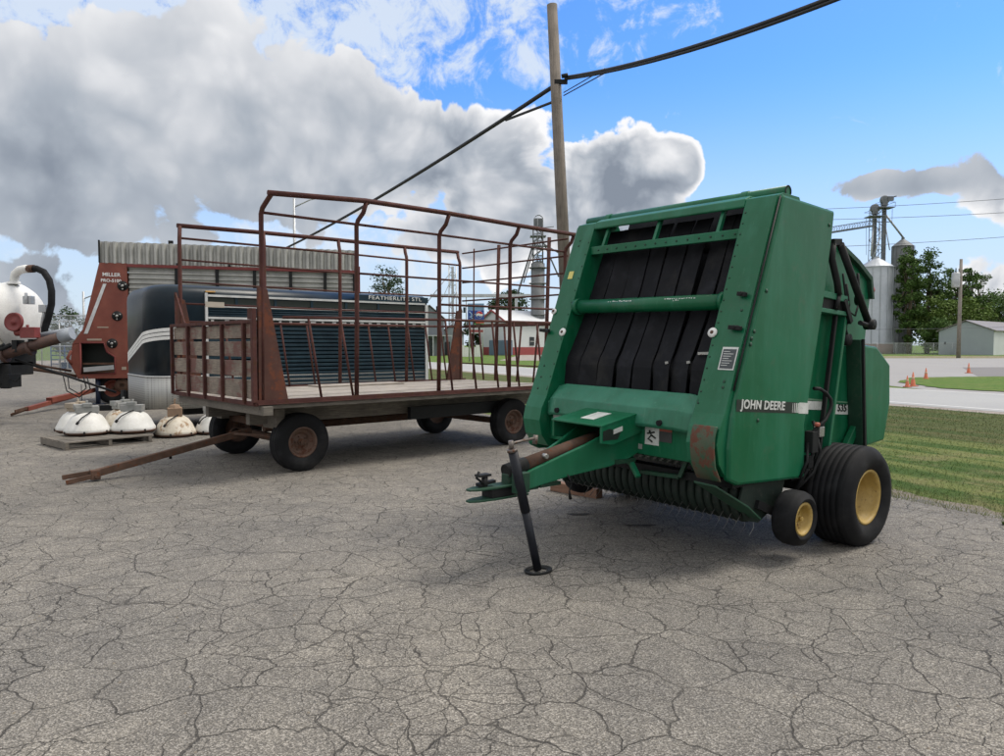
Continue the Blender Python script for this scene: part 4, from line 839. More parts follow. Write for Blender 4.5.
for i, x in enumerate((1.93,2.97,3.96,4.94,5.90,6.74)): m = MB(); m.box((x-.045,-.03,.8),(x+.045,.03,3.70)); m.build('side_post', BLACK, fw)
m = MB(); m.box((.70,-.05,3.70),(6.84,.02,3.78)); m.build('roof_rail', REDD, fw, bevel=.005); m = MB(); m.box((.70,FWd-.02,3.70),(6.84,FWd+.05,3.78)); m.build('roof_rail', REDD, fw)
m = MB(); m.box((6.74,-.04,2.7),(6.90,.03,3.9)); m.build('rear_post', REDD, fw)
for yy in (.0,FWd): corrugated('roof_side_sheet', .06, 6.82, 3.79, 4.37, yy, .20, .045, True, CORR, fw)
m = MB(); m.rings([[(x,y,z) for y, z in ((.06,4.33),(.5,4.38),(FWd/2,4.40),(FWd-.5,4.38),(FWd-.06,4.33),(FWd-.5,4.36),(FWd/2,4.38),(.5,4.36))] for x in (.04,6.84)], smooth=False); m.build('roof_top', CORR, fw)
m = MB(); m.box((.02,-.04,3.80),(.06,.0,4.40)); m.box((.02,-.03,3.80),(.05,FWd,4.38)); m.build('roof_end', BLACK, fw)
m = MB()
for x in (1.95,3.3,4.6): m.tube([(x,.02,3.78),(x,-.03,3.83)], .03, 8)
m.build('roof_clip', BLACK, fw)
m = MB(); m.box((1.72,.1,4.33),(1.84,.2,4.47)); m.build('roof_vent', BLACK, fw)
m = MB(); m.box((-.2,.5,.55),(6.7,.65,.80)); m.box((-.2,1.85,.55),(6.7,2.0,.80)); m.box((.72,.05,.80),(6.8,FWd-.05,.9)); m.build('chassis', REDD, fw)
for x in (.25,5.0,5.9):
    for y, s in ((.25,-1),(2.25,1)): wheel(fw, (x,y,.42), .42, .28, .22, 3, REDP if x < 1 else RIMB, .4, side=s)
m = MB(); m.bar((-.1,.8,.42),(-.93,-2.75,.13),.10,.10); tb_ = m.build('tongue', REDP, fw, bevel=.008)
tip = V((-1.9,.385,.21))
m = MB(); m.bar((-.50,-.90,.31),(-.72,-1.85,.26),.15,.13); m.build('tongue_cover', REDP, tb_, bevel=.01)
m = MB(); m.bar((-.90,-2.7,.16),(-1.02,-3.2,.12),.02,.06); m.bar((-.98,-2.7,.11),(-1.10,-3.2,.04),.02,.06); m.build('hitch_clevis', RUSTBROWN, tb_)
m = MB(); m.tube([(-.1,.1,.0),(-.1,.1,.72)], .06, 10); m.box((-.25,-.02,.0),(.05,.22,.02)); m.build('jack_post', mat_paint('blue_post', (.01,.02,.05), None, .5), fw)
m = MB(); m.box((-.06,.0,.36),(.10,.03,.50)); m.build('post_label', WHITE, fw)
m = MB(); m.tube([(-.75,.2,.9),(-1.4,.0,1.05),(-2.1,-.5,1.35)], .03, 6); m.tube([(-.6,.1,.75),(-1.2,0,.9),(-1.7,-.2,1.0)], .05, 7); m.build('driveline', RUSTBROWN, fw)
m = MB(); m.tube([(-.68,-.02,1.45),(-.78,-.03,1.25),(-.68,-.03,1.10)], .04, 8); m.build('feed_guard', REDP, fw); m = MB(); m.lathe([(0,.0),(.17,0),(.19,.04),(.06,.05)], (.5,.1,.50), (0,-1,0), 20); m.build('drive_guard', RUSTBROWN, fw)

# ------------------------------------------------------------------ white tank with hose and tubes, cut by the left edge
tk = empty('vacuum_tanker', (-10.9,15.2,0), 0, 'white tank with elbow pipe, black hose and red valve, cut by the left edge', 'tank trailer')
TX = .78
m = MB(); m.lathe([(0,TX+.12),(.25,TX+.105),(.48,TX+.05),(.64,TX-.06),(.72,TX-.22),(.735,TX-.3),(.72,TX-.34),(.72,-2.6),(.5,-2.9),(0,-3.0)], (0,.4,2.20), V((.97,-.24,0)), 44); tank = m.build('tank', WHITE, tk)
m = MB(); m.lathe([(.735,-.5),(.748,-.49),(.748,-.40),(.735,-.39)], (0,.4,2.2), V((.97,-.24,0)), 44); m.build('tank_band', WHITE, tank); m = MB(); m.lathe([(.60,.70),(.62,.71),(.62,.73),(.60,.74)], (0,.4,2.2), V((.97,-.24,0)), 44); m.build('tank_band', WHITE, tank)
m = MB(); m.lathe([(.10,.0),(.30,.0),(.32,.05),(.27,.06),(.10,.06)], (.28,-.38,2.3), V((-.2,-1,.1)), 28); m.build('black_hatch', RUBBER, tank)
m = MB(); m.tube([(.62,.15,2.88),(.63,.15,3.00),(.67,.13,3.10),(.78,.10,3.17),(.92,.06,3.19),(1.02,.04,3.19)], .085, 14); m.lathe([(.12,0),(.12,.05),(.085,.05)], (.62,.15,2.88), (0,0,1), 16); elb = m.build('elbow_pipe', WHITE, tk)
m = MB(); m.tube([(1.0,.04,3.19),(1.20,.0,3.19),(1.36,-.02,3.12),(1.48,-.04,2.95),(1.53,-.05,2.72),(1.52,-.05,2.45),(1.44,-.05,2.15),(1.36,-.05,1.92),(1.36,-.05,1.75)], .068, 14); hz_ = m.build('suction_hose', RUBBER, tk)
m = MB(); m.tube([(1.0,.04,3.19),(1.14,.01,3.19)], .082, 14); m.build('hose_clamp', RUSTBROWN, hz_)
m = MB(); m.box((.95,-.10,2.45),(1.12,.05,2.62)); m.tube([(1.04,-.12,2.45),(1.04,-.12,2.68)], .03, 8); m.tube([(1.36,.0,2.40),(1.30,.0,2.15),(1.27,0,1.95)], .035, 8); m.box((1.24,-.05,2.28),(1.40,.05,2.44)); m.build('tank_fitting', GALV, tk, bevel=.01)
m = MB(); m.lathe([(0,.06),(.04,.07),(.05,.03),(.09,.02),(.15,.03),(.185,.06),(.195,.0),(.0,-.02)], (1.08,-.55,2.06), (-.1,-1,.1), 28); m.build('red_flange', mat_paint('dull_red', (.17,.025,.025), (.22,.05,.045), .5), tk)
m = MB(); m.box((1.20,-.60,1.74),(1.50,-.40,1.96)); m.tube([(1.06,-.5,1.86),(1.22,-.5,1.86)], .08, 14); m.tube([(1.3,-.5,1.95),(1.3,-.5,2.01)], .03, 8); m.build('red_valve_box', bpy.data.materials['dull_red'], tk, bevel=.015)
m = MB(); m.box((1.0,-.55,1.45),(1.1,-.3,1.7)); m.box((1.30,-.5,1.5),(1.4,-.3,1.72)); m.tube([(.55,-.5,1.55),(.75,-.55,1.5),(.95,-.5,1.6)], .05, 8); m.tube([(.62,-.55,1.45),(.85,-.55,1.62)], .03, 6); m.build('valve_bracket', BLACK, tk)
m = MB(); m.tube([(-1.2,-.5,.85),(.78,-.45,1.38)], .125, 18); m.build('grey_tube', mat_paint('blue_grey_paint', (.24,.27,.31), (.32,.35,.39), .5, scale=2), tk)
m = MB(); m.tube([(.60,-.46,1.36),(1.95,-.40,1.77)], .112, 18); m.tube([(.76,-.45,1.38),(.82,-.45,1.395)], .15, 18); m.tube([(1.28,-.44,1.52),(1.34,-.44,1.54)], .145, 18); m.build('brown_tube', mat_paint('dark_brown_pipe', (.055,.028,.022), (.085,.045,.035), .6, scale=6, rust=.35), tk)
m = MB(); m.tube([(1.90,-.40,1.755),(2.14,-.40,1.83)], .122, 18); m.tube([(1.3,-.2,1.78),(2.05,-.2,1.92)], .06, 10); m.build('tube_end', bpy.data.materials['blue_grey_paint'], tk)
m = MB(); m.tube([(.9,-.3,1.3),(1.9,-.3,.98),(2.9,-.2,.62)], .025, 6); m.tube([(2.0,-.35,.95),(2.05,-.4,.72),(2.25,-.4,.60),(2.40,-.4,.72),(2.35,-.4,.95)], .012, 6); m.tube([(1.9,-.35,.98),(2.0,-.4,.66),(2.25,-.4,.53),(2.48,-.4,.7),(2.42,-.4,.95)], .012, 6); m.tube([(2.3,-.4,.8),(2.3,-.4,.38)], .008, 6); m.tube([(2.3,-.4,.42),(2.3,-.4,.33)], .03, 8); m.build('trailing_cable', BLACK, tk)
m = MB(); m.box((-3,-.2,1.15),(.5,1.0,1.48)); m.box((-.3,-.3,.95),(.5,.9,1.25)); m.build('chassis', BLACK, tk, bevel=.02)
m = MB(); m.box((-.6,-.45,1.60),(.55,-.1,1.95)); m.build('side_plate', mat_flat('beige_plate', (.42,.40,.33)), tk, bevel=.01)
m = MB(); m.tube([(.62,-.2,1.2),(.62,-.2,.70)], .10, 12); m.box((.30,-.3,.72),(.75,.1,1.0)); m.tube([(.75,-.3,.9),(.9,-.3,.85),(1.0,-.3,.95)], .02, 6); m.tube([(.2,-.3,.9),(.3,-.35,.75),(.6,-.3,.8)], .02, 6); m.build('pump', BLACK, tk, bevel=.02)
for x in (-1.9,): wheel(tk, (x,-.35,.55), .55, .40, .30, 4, WHITE, .4, side=-1); wheel(tk, (x,1.35,.55), .55, .40, .30, 4, WHITE, .4)
m = MB(); m.tube([(-.8,.3,.0),(-.8,.3,1.16)], .05, 10); m.build('stand', BLACK, tk)

# ------------------------------------------------------------------ domed lamps and pallet
ENAM = mat_paint('chalky_white_enamel', (.60,.60,.57), (.72,.72,.70), .6, scale=5, rust=.22, rustc=(.36,.26,.16), dirt=.35, grime=(.38,.30,.20))
ENAM2 = mat_paint('stained_enamel', (.52,.47,.38), (.66,.62,.54), .6, scale=4, rust=.42, rustc=(.34,.23,.14), dirt=.5, grime=(.36,.27,.17))
pal = empty('wooden_pallet', (-6.63,10.93,0), math.atan2(1.02,.87), 'weathered grey wooden pallet carrying four white dome lamps', 'pallet')
m_ = [MB() for _ in range(3)]
for i in range(6): m = MB(); m.box((-.0,-.03+.19*i,.105),(1.32,.10+.19*i,.125)); m.build('deck_board', TIMBER, pal, bevel=.002)
for x in (.0,.62,1.24): m = MB(); m.box((x,-.03,.018),(x+.05,1.05,.104)); m.build('runner', TIMBER, pal, bevel=.002)
for y in (-.03,.94): m = MB(); m.box((.0,y,.0),(1.3,y+.10,.017)); m.build('bottom_board', TIMBER, pal)
def dome(x, y, z, label, mat, boxmat, rz, kind=0, s=1.0):
    t = empty('dome_lamp', (x,y,z), rz, label, 'lamp', 'domed lamps standing on the ground and pallet')
    s *= .90
    m = MB(); m.lathe([(.375*s,.045),(.385*s,.07),(.375*s,.10),(.35*s,.14),(.31*s,.22),(.25*s,.30),(.17*s,.35),(.11*s,.365),(0,.365)], (0,0,0), (0,0,1), 40); m.build('dome', mat, t)
    m = MB(); m.lathe([(.0,.0),(.33*s,.0),(.37*s,.02),(.392*s,.038),(.396*s,.055),(.375*s,.052)], (0,0,0), (0,0,1), 40); rm = m.build('lens_ring', RUSTBROWN, t)
    m = MB()
    for k in range(6): a = k*math.pi/3+.3; m.box((.385*s*math.cos(a)-.012,.385*s*math.sin(a)-.012,.03),(.385*s*math.cos(a)+.012,.385*s*math.sin(a)+.012,.075))
    m.build('ring_clip', BLACK, rm)
    m = MB()
    if kind == 0:
        m.box((-.17,-.10,.36),(.17,.08,.47)); m.box((-.19,-.08,.415),(.02,.10,.50)); m.box((-.07,-.11,.455),(.07,.0,.52)); m.tube([(0,0,.5),(0,0,.56)], .02, 8)
    else:
        m.box((-.12,-.13,.355),(.12,.12,.50)); m.lathe([(.10,0),(.08,.05),(.0,.07)], (0,0,.50), (0,0,1), 8); m.tube([(0,0,.55),(0,0,.64),(.02,0,.66)], .015, 6)
    m.build('ballast_box', boxmat, t, bevel=.008)
    m = MB(); m.tube([(.05,-.12,.38),(.0,-.20,.36),(-.10,-.27,.30),(-.17,-.30,.22)], .011, 6); m.tube([(-.15,-.295,.24),(-.18,-.305,.20)], .022, 8); m.build('cord', BLACK, t)
    return t
BOXG = mat_paint('grey_box', (.24,.25,.24), (.32,.32,.31), .55, scale=6, dirt=.4, metal=.2); BOXR = mat_paint('rusty_box', (.22,.15,.10), (.30,.20,.13), .75, scale=5, rust=.3, rustc=(.16,.07,.04), dirt=.4); BOXT = mat_paint('tan_box', (.30,.25,.19), (.36,.31,.25), .7, scale=6, rust=.25, dirt=.4)
dome(-6.85,11.93,.126,'white dome lamp with grey ballast box at the left front of the pallet',ENAM,BOXG,R(35))
dome(-7.20,12.28,.126,'white dome lamp with tan box at the back left of the pallet',ENAM,BOXT,R(80))
dome(-6.24,12.22,.126,'white dome lamp with grey box at the right front of the pallet',ENAM,BOXG,R(10))
dome(-6.66,12.72,.126,'cream dome lamp half hidden behind the right front lamp of the pallet',ENAM2,BOXG,R(60))
dome(-5.75,12.70,0,'rust-stained dome lamp with brown box standing on the asphalt',ENAM2,BOXR,R(25),1)
dome(-5.22,13.14,0,'clean white dome lamp showing beside the wagon front wheel',ENAM,BOXG,R(0),0)

# ------------------------------------------------------------------ pole and overhead cable
m = MB(); m.tube([(1.64,17,0),(1.147,17,9.39)], [.155,.118], 16); up_ = tag(m.build('utility_pole', POLEW), 'bare weathered wooden utility pole rising behind the green baler', 'utility pole')
def cable(name, p0, p1, sag, r, mat, label, grp, n=28):
    p0 = V(p0); p1 = V(p1); m = MB(); m.tube([p0.lerp(p1, i/n)-V((0,0,4*sag*(i/n)*(1-i/n))) for i in range(n+1)], r, 6)
    return tag(m.build(name, mat), label, 'cable', grp)
CAB = mat_flat('cable_black', (.02,.02,.022), .6)
def cables(name, spans, label, grp=None, mat=None):
    t = empty(name, spans[0][0], 0, label, 'cable', grp); o0 = V(spans[0][0])
    for p0, p1, sag, r in spans:
        p0 = V(p0); p1 = V(p1); m = MB(); n = 24
        m.tube([p0.lerp(p1, i/n)-V((0,0,4*sag*(i/n)*(1-i/n)))-o0 for i in range(n+1)], r, 6); m.build('strand', mat or CAB, t)
    return t
cables('overhead_cable', [((1.45,16.95,7.74),(7.0,5.0,6.12),.44,.036),((1.45,16.95,7.70),(7.0,5.0,6.08),.455,.030),((1.42,16.95,7.33),(2.35,15.0,7.26),0,.014),((1.42,16.95,7.40),(2.15,15.4,7.36),0,.012)], 'thick black overhead cable rising from the wooden pole to the upper right')
cables('overhead_cable', [((1.3,17.1,7.66),(-16.0,44.0,6.2),.42,.055),((1.25,17.1,7.26),(.1,19.0,7.40),0,.035)], 'thick black overhead cable dropping from the wooden pole to the lower left')
m = MB(); m.tube([(1.36,16.83,7.72),(1.50,16.80,7.74)], .05, 8); m.bar((1.2,16.9,7.62),(1.5,16.9,7.62),.05,.10); m.build('cable_clamp', BLACK, up_)
m = MB(); m.tube([(-16,44,0),(-16,44,6.0)], [.15,.12], 10); tag(m.build('utility_pole', POLEW), 'wooden pole carrying the far end of the overhead cable behind the red forage box', 'utility pole')
m = MB(); m.tube([(7.0,5.0,0),(7.0,5.0,6.5)], [.15,.12], 10); tag(m.build('utility_pole', POLEW), 'wooden utility pole standing right of the baler carrying the near end of the cable', 'utility pole')

# street lights on the left
def street_light(x, y, h, arm, label):
    t = empty('street_light', (x,y,0), 0, label, 'street light', 'street lights beyond the yard')
    m = MB(); m.tube([(0,0,0),(0,0,h)], [.14,.09], 8); m.build('pole', GALV, t)
    m = MB(); m.tube([(0,0,h-.6),(arm*.6,0,h-.1),(arm,0,h+.05)], .05, 6); m.build('arm', GALV, t)
    m = MB(); m.box((arm-.1,-.12,h-.02),(arm+.55,.12,h+.12)); m.build('lamp_head', GALV, t, bevel=.03)
street_light(-14.2,50,11.6,1.8,'tall grey street light rising behind the red forage box roof')
street_light(-34.5,60,6.0,2.2,'short street light standing beyond the chain link fence at the left')

# ------------------------------------------------------------------ trees
def leaf_mat(name, a, b_, c_=None):
    m, nt, b = new_mat(name); co = coord(nt); n = noise(nt, co, .9, 4); n2 = noise(nt, co, 7, 3)
    c = mixc(nt, sstep(nt, n, .35, .65), a, b_); c = mixc(nt, sstep(nt, n2, .5, .75), c, c_ or tuple(min(1, x*1.7) for x in b_))
    L(nt, c, b.inputs['Base Color']); b.inputs['Roughness'].default_value = .7; b.inputs['Specular IOR Level'].default_value = .2; return m
LEAFD = leaf_mat('dark_leaves', (.020,.042,.014), (.035,.065,.020)); LEAFM = leaf_mat('mid_leaves', (.045,.090,.022), (.075,.13,.032)); LEAFY = leaf_mat('light_leaves', (.070,.120,.024), (.11,.165,.036))
BARK = mat_paint('bark', (.09,.07,.05), (.14,.11,.08), .9, scale=6)
def tree(x, y, h, cr, label, leaf, seed, crown0=.25, n=2600, ls=.35, clumps=46, gap=.0, group=None, sy=None, shape='round', name='tree'):
    rnd = random.Random(seed); t = empty(name, (x,y,0), 0, label, 'tree', group)
    sy = sy or cr; z0 = h*crown0; zc = (h+z0)/2; rz = (h-z0)/2
    cl = []
    for i in range(clumps):
        while True:
            a, b, c = (rnd.uniform(-1,1) for _ in range(3)); d = a*a+b*b+c*c
            if d < 1 and d > .12: break
        if shape == 'tall': wq = .55+.45*math.sqrt(max(0, 1-((c+.35)/1.35)**2))
        else: wq = 1
        cl.append((a*cr*.86*wq, b*sy*.86*wq, zc+c*rz*.88, rnd.uniform(.17,.34)*min(cr, rz)*(1-gap*.35)))
    m = MB(); top = h*.82
    pts = [(0,0,0),(rnd.uniform(-.1,.1)*cr*.4,0,h*.3),(rnd.uniform(-.1,.1)*cr,0,h*.55),(rnd.uniform(-.1,.1)*cr,0,top)]
    m.tube(pts, [h*.022,h*.017,h*.011,h*.003], 8); m.build('trunk', BARK, t)
    m = MB()
    for c in cl[:26]:
        k = rnd.uniform(.25,.75); b0 = V(pts[1]).lerp(V(pts[3]), k*.9); e = V(c[:3]); mid = b0.lerp(e, .5)+V((0,0,h*.02)); m.tube([b0,mid,e], [h*.007,h*.005,h*.0018], 5)
    m.build('limbs', BARK, t)
    vs = []; fs = []
    for i in range(n):
        c = rnd.choice(cl); r = c[3]*(rnd.random()**.45)
        th = rnd.uniform(0, 6.283); ph = math.acos(rnd.uniform(-1,1))
        p = V((c[0]+r*1.15*math.sin(ph)*math.cos(th), c[1]+r*1.15*math.sin(ph)*math.sin(th), c[2]+r*.8*math.cos(ph)))
        s_ = ls*rnd.uniform(.5,1.25); u = V((rnd.gauss(0,1),rnd.gauss(0,1),rnd.gauss(0,.6))).normalized(); w_ = u.cross(V((rnd.gauss(0,1),rnd.gauss(0,1),rnd.gauss(0,1)))).normalized()
        k = len(vs); vs += [p-u*s_*.5, p+w_*s_*.28, p+u*s_*.5, p-w_*s_*.28]; fs.append((k,k+1,k+2,k+3))
    me = bpy.data.meshes.new('crown'); me.from_pydata(vs, [], fs); me.materials.append(leaf)
    o = bpy.data.objects.new('crown', me); col.objects.link(o); o.parent = t
    return t
G1 = 'trees behind the grain bins and shed'; G2 = 'trees beyond the road'
tree(74.0,132,20.6,3.0,'narrow dark tree covering the rear grain bin',LEAFM,1,.0,11000,.5,110,shape='tall',group=G1)
tree(82.0,140,20.8,4.4,'tall sparse poplar second from the rear grain bin',LEAFM,2,.05,9000,.5,80,gap=.1,shape='tall',group=G1)
tree(88,140,19.8,4.2,'tall sparse poplar with sky gaps behind the wooden pole',LEAFM,3,.10,6000,.5,56,gap=.3,shape='tall',group=G1)
tree(95,145,17.0,4.0,'smaller sparse poplar right of the pole above the shed roof',LEAFM,4,.12,4500,.5,44,gap=.4,group=G1)
tree(77,127,6.5,4.2,'low dark green bush between the bin tree and the shed',LEAFM,31,.0,6000,.45,60,group=G1,sy=4)
tree(82,132,11.0,8.0,'wide light green bushy tree left of the grey shed',LEAFY,5,.02,13000,.5,110,group=G1,sy=5)
tree(94,140,13.2,8.5,'round dense green tree behind the grey shed roof',LEAFM,6,.02,12000,.5,110,group=G1,sy=5)
tree(116,150,12.5,9.0,'dark bushy tree at the right edge behind the shed',LEAFM,7,.02,9000,.5,90,group=G1)
tree(108,150,10,8,'low dark tree between two taller trees behind the shed',LEAFD,17,.05,5000,.6,60,group=G1)
tree(107,150,19.0,3.2,'tall ragged tree at the far right edge above the shed',LEAFM,8,.2,3500,.5,40,gap=.3,group=G1)
tree(1.6,142,13.2,5.0,'round dark tree above the white building roof',LEAFD,9,.15,7500,.5,80,group=G2,sy=4)
tree(-4.6,130,8.6,2.4,'dark narrow tree behind the road sign',LEAFD,10,.03,3800,.5,50,group=G2)
tree(-9.4,60,8.5,1.85,'rounded leafy tree with sky gaps above the livestock trailer',LEAFD,12,.30,4600,.17,80,gap=.25,group=G2,sy=1.85)
tree(-32.5,55,4.6,2.1,'loose dark tree behind the chain link fence at the left',LEAFD,13,.1,2600,.22,46,gap=.3,group=G2)
tree(-34.5,58,3.4,2.6,'low shrubby tree beside the loose dark tree at the left',LEAFD,14,.05,1500,.22,30,group=G2)
tree(-28.2,60,3.2,2.4,'low shrubby tree near the short street light',LEAFD,15,.05,1600,.25,30,group=G2)

# ------------------------------------------------------------------ grain elevator at the right
BIN = mat_paint('corrugated_bin_steel', (.36,.39,.43), (.46,.49,.53), .5, metal=.35, scale=.25, dirt=.15)
BIND = mat_paint('old_bin_steel', (.13,.14,.15), (.20,.21,.22), .6, metal=.2, scale=.3, dirt=.3)
def grain_bin(x, y, r, h, hc, label, mat, base=None, zs=0):
    t = empty('grain_bin', (x,y,zs), 0, label, 'grain bin', 'steel grain bins')
    m = MB(); prof = []
    nb = int(h/.9)
    for i in range(nb+1): z = h*i/nb; prof += [(r,z),(r-.03,z+.05)] if i < nb else [(r,z)]
    m.lathe(prof, (0,0,0), (0,0,1), 48); m.build('wall', mat, t)
    m = MB(); m.lathe([(r+.12,h-.05),(r+.10,h+.05),(r*.55,h+hc*.6),(r*.16,h+hc),(r*.16,h+hc+.3),(0,h+hc+.35)], (0,0,0), (0,0,1), 24, smooth=False); m.build('roof', mat, t)
    m = MB()
    for k in range(14): a = k*2*math.pi/14; m.bar(((r+.03)*math.cos(a),(r+.03)*math.sin(a),0),((r+.03)*math.cos(a),(r+.03)*math.sin(a),h),.10,.10)
    m.build('stiffener', mat, t)
    if base: m = MB(); m.lathe([(r+.15,0),(r+.15,base),(r,base)], (0,0,0), (0,0,1), 32); m.build('base_band', mat_flat('brown_base', (.20,.15,.13)), t)
    m = MB()
    for sx_ in (-.2,.2): m.bar((sx_*1+r*.75,-r*.72,.3),(sx_*1+r*.75,-r*.72,h),.05,.05)
    for k in range(int(h/.6)): m.bar((-.2+r*.75,-r*.72,.4+k*.6),(.2+r*.75,-r*.72,.4+k*.6),.04,.04)
    m.build('ladder', mat, t)
grain_bin(69.3,135,3.0,15.9,1.7,'shiny grey corrugated grain bin in front of the elevator legs',BIN,1.8)
grain_bin(77.4,141,1.85,20.6,1.4,'tall dark grain bin with a narrow tree in front',BIND)
def lattice(t, x, y, z0, z1, w_, mat=GALV, step=2.2, r=.09):
    m = MB()
    for sx_ in (-1,1):
        for sy_ in (-1,1): m.tube([(x+sx_*w_,y+sy_*w_,z0),(x+sx_*w_,y+sy_*w_,z1)], r, 5)
    m.build('tower_legs', mat, t); m = MB(); n = max(1, int((z1-z0)/step))
    for i in range(n):
        a = z0+(z1-z0)*i/n; b = z0+(z1-z0)*(i+1)/n; s = 1 if i % 2 else -1
        for sy_ in (-1,1):
            m.bar((x-w_*s,y+sy_*w_,a),(x+w_*s,y+sy_*w_,b),r*1.1,r*1.1); m.bar((x-w_,y+sy_*w_,a),(x+w_,y+sy_*w_,a),r*1.1,r*1.1)
    m.build('tower_bracing', mat, t)
ELV = mat_paint('elevator_steel', (.13,.145,.16), (.20,.215,.23), .6, metal=.3, scale=1, dirt=.2)
ge = empty('grain_elevator', (71,138,0), 0, 'tall steel elevator legs with head platforms, sloping spouts and a horizontal conveyor', 'grain elevator')
for x, top in ((-.7,26.6),(1.1,28.2)):
    m = MB(); m.box((x-.32,-.25,0),(x-.08,.25,top)); m.box((x+.08,-.25,0),(x+.32,.25,top)); m.build('leg_casing', ELV, ge)
    m = MB(); m.lathe([(0,-.45),(.75,-.4),(.85,-.2),(.85,.2),(.75,.4),(0,.45)], (x,0,top+.7), (0,1,0), 14); m.box((x-.5,-.4,top-.4),(x+.5,.4,top+.5)); m.build('elevator_head', ELV, ge, bevel=.05)
    m = MB(); m.box((x-1.4,-1.2,top-.9),(x+1.4,1.2,top-.78))
    for s in (-1,1): m.bar((x-1.4,s*1.2,top+.1),(x+1.4,s*1.2,top+.1),.06,.06); m.bar((x+s*1.4,-1.2,top+.1),(x+s*1.4,1.2,top+.1),.06,.06); m.bar((x+s*1.4,-1.2,top-.8),(x+s*1.4,-1.2,top+.1),.06,.06)
    m.build('head_platform', ELV, ge)
m = MB(); m.box((1.5,-.5,28.7),(2.6,.1,29.5)); m.bar((2,0,29.3),(3.3,0,29.6),.2,.2); m.build('motor_box', ELV, ge)
lattice(ge, .2, .9, 0, 27.5, .95, ELV, 1.9, .07)
m = MB(); m.box((-13,-.35,24.0),(-.8,.35,24.25)); m.build('conveyor', ELV, ge)
m = MB()
for s in (-1,1):
    m.bar((-13,s*.5,25.1),(-.8,s*.5,25.1),.07,.07); m.bar((-13,s*.5,24.0),(-.8,s*.5,24.0),.09,.09)
    for i in range(13): x = -13+i*.98; m.bar((x,s*.5,24.0),(x,s*.5,25.1),.05,.05); m.bar((x,s*.5,24.0),(x+.98,s*.5,25.1),.05,.05) if i < 12 else None
cb_ = m.build('conveyor_truss', ELV, ge); ge.rotation_euler = (0,0,0)
for ch in ge.children:
    if ch.name.startswith('conveyor'): ch.rotation_euler = (0, R(-9), 0); pv = V((-.8,0,24.6)); ch.location = pv-Matrix.Rotation(R(-9), 3, 'Y') @ pv
m = MB(); m.tube([(-.9,0,24.9),(-1.9,-1.4,18.2)], .16, 8); m.tube([(.2,0,24.6),(-.0,-1.0,22),(-1.8,-2,18.0)], .10, 6); m.tube([(1.3,0,26.2),(6.3,2.8,22.3)], .18, 8); m.tube([(1.4,0,24),(2.6,.6,19.6)], .10, 6); m.build('spout', GALV, ge)
m = MB(); m.bar((-1.0,0,24.8),(2.5,0,24.8),.15,.15); m.bar((2.6,0,27.3),(2.6,0,24.2),.06,.06); m.bar((-2.3,0,25.5),(-2.1,0,18.6),.05,.05); m.build('hanger', ELV, ge)

# central elevator tower
ct_ = empty('grain_elevator', (6.0,122,0), 0, 'distant concrete elevator column with lattice headhouse seen through the wagon rack', 'grain elevator')
m = MB(); m.lathe([(1.15,0),(1.15,15.2),(.4,15.6),(0,15.6)], (0,0,0), (0,0,1), 24); m.build('silo', BIND, ct_)
m = MB()
for k in range(5): m.lathe([(1.15,4+2.6*k),(1.5,4+2.6*k),(1.5,4.15+2.6*k),(1.15,4.15+2.6*k)], (0,0,0), (0,0,1), 20)
m.build('ring_platform', BIND, ct_)
lattice(ct_, 0, 0, 15.2, 21.2, .8, BIND, 1.2, .09); lattice(ct_, .3, -.9, 15.2, 22.5, .45, BIND, 1.2, .07)
m = MB(); m.box((-1.3,-1.0,19.6),(1.3,1.0,19.75)); m.box((-.7,-.7,21.2),(.8,.7,22.6)); m.lathe([(.8,-.4),(.8,.4)], (.1,0,22.4), (0,1,0), 12); m.box((-1.5,-.6,18.0),(1.8,.6,18.12)); m.bar((.8,-.8,21),(2.6,-.8,21.2),.12,.12); m.build('headhouse', BIND, ct_)
m = MB(); m.tube([(-.6,0,19),(-3.6,0,9.5)], .16, 6); m.tube([(-.4,0,18.6),(-2.4,0,12)], .1, 6); m.tube([(.6,0,19.5),(3.5,0,13)], .13, 6); m.tube([(.8,0,18.6),(3.4,0,17)], .1, 6); m.build('spout', BIND, ct_)
m = MB(); m.box((-18,-.4,9.6),(-1.2,.4,10.1)); m.bar((-3.6,0,9.8),(-3.6,0,4),.5,.5); m.bar((-12,0,9.8),(-12,0,4),.15,.15); m.build('conveyor', GALV, ct_)
lt = empty('lattice_tower', (-8.2,121,0), 0, 'thin pale lattice tower seen between the wagon rack uprights', 'tower')
lattice(lt, 0, 0, 0, 14.8, .6, GALV, 1.6, .07)
m = MB(); m.box((-.2,-.2,0),(.2,.2,14.6)); m.build('leg_casing', GALV, lt)
m = MB(); m.tube([(0,0,14),(-4.4,0,8.5)], .07, 5); m.tube([(0,0,13),(-4.4,0,3.5)], .06, 5); m.tube([(.5,0,11),(1.6,0,7)], .1, 5); m.build('spout', GALV, lt)

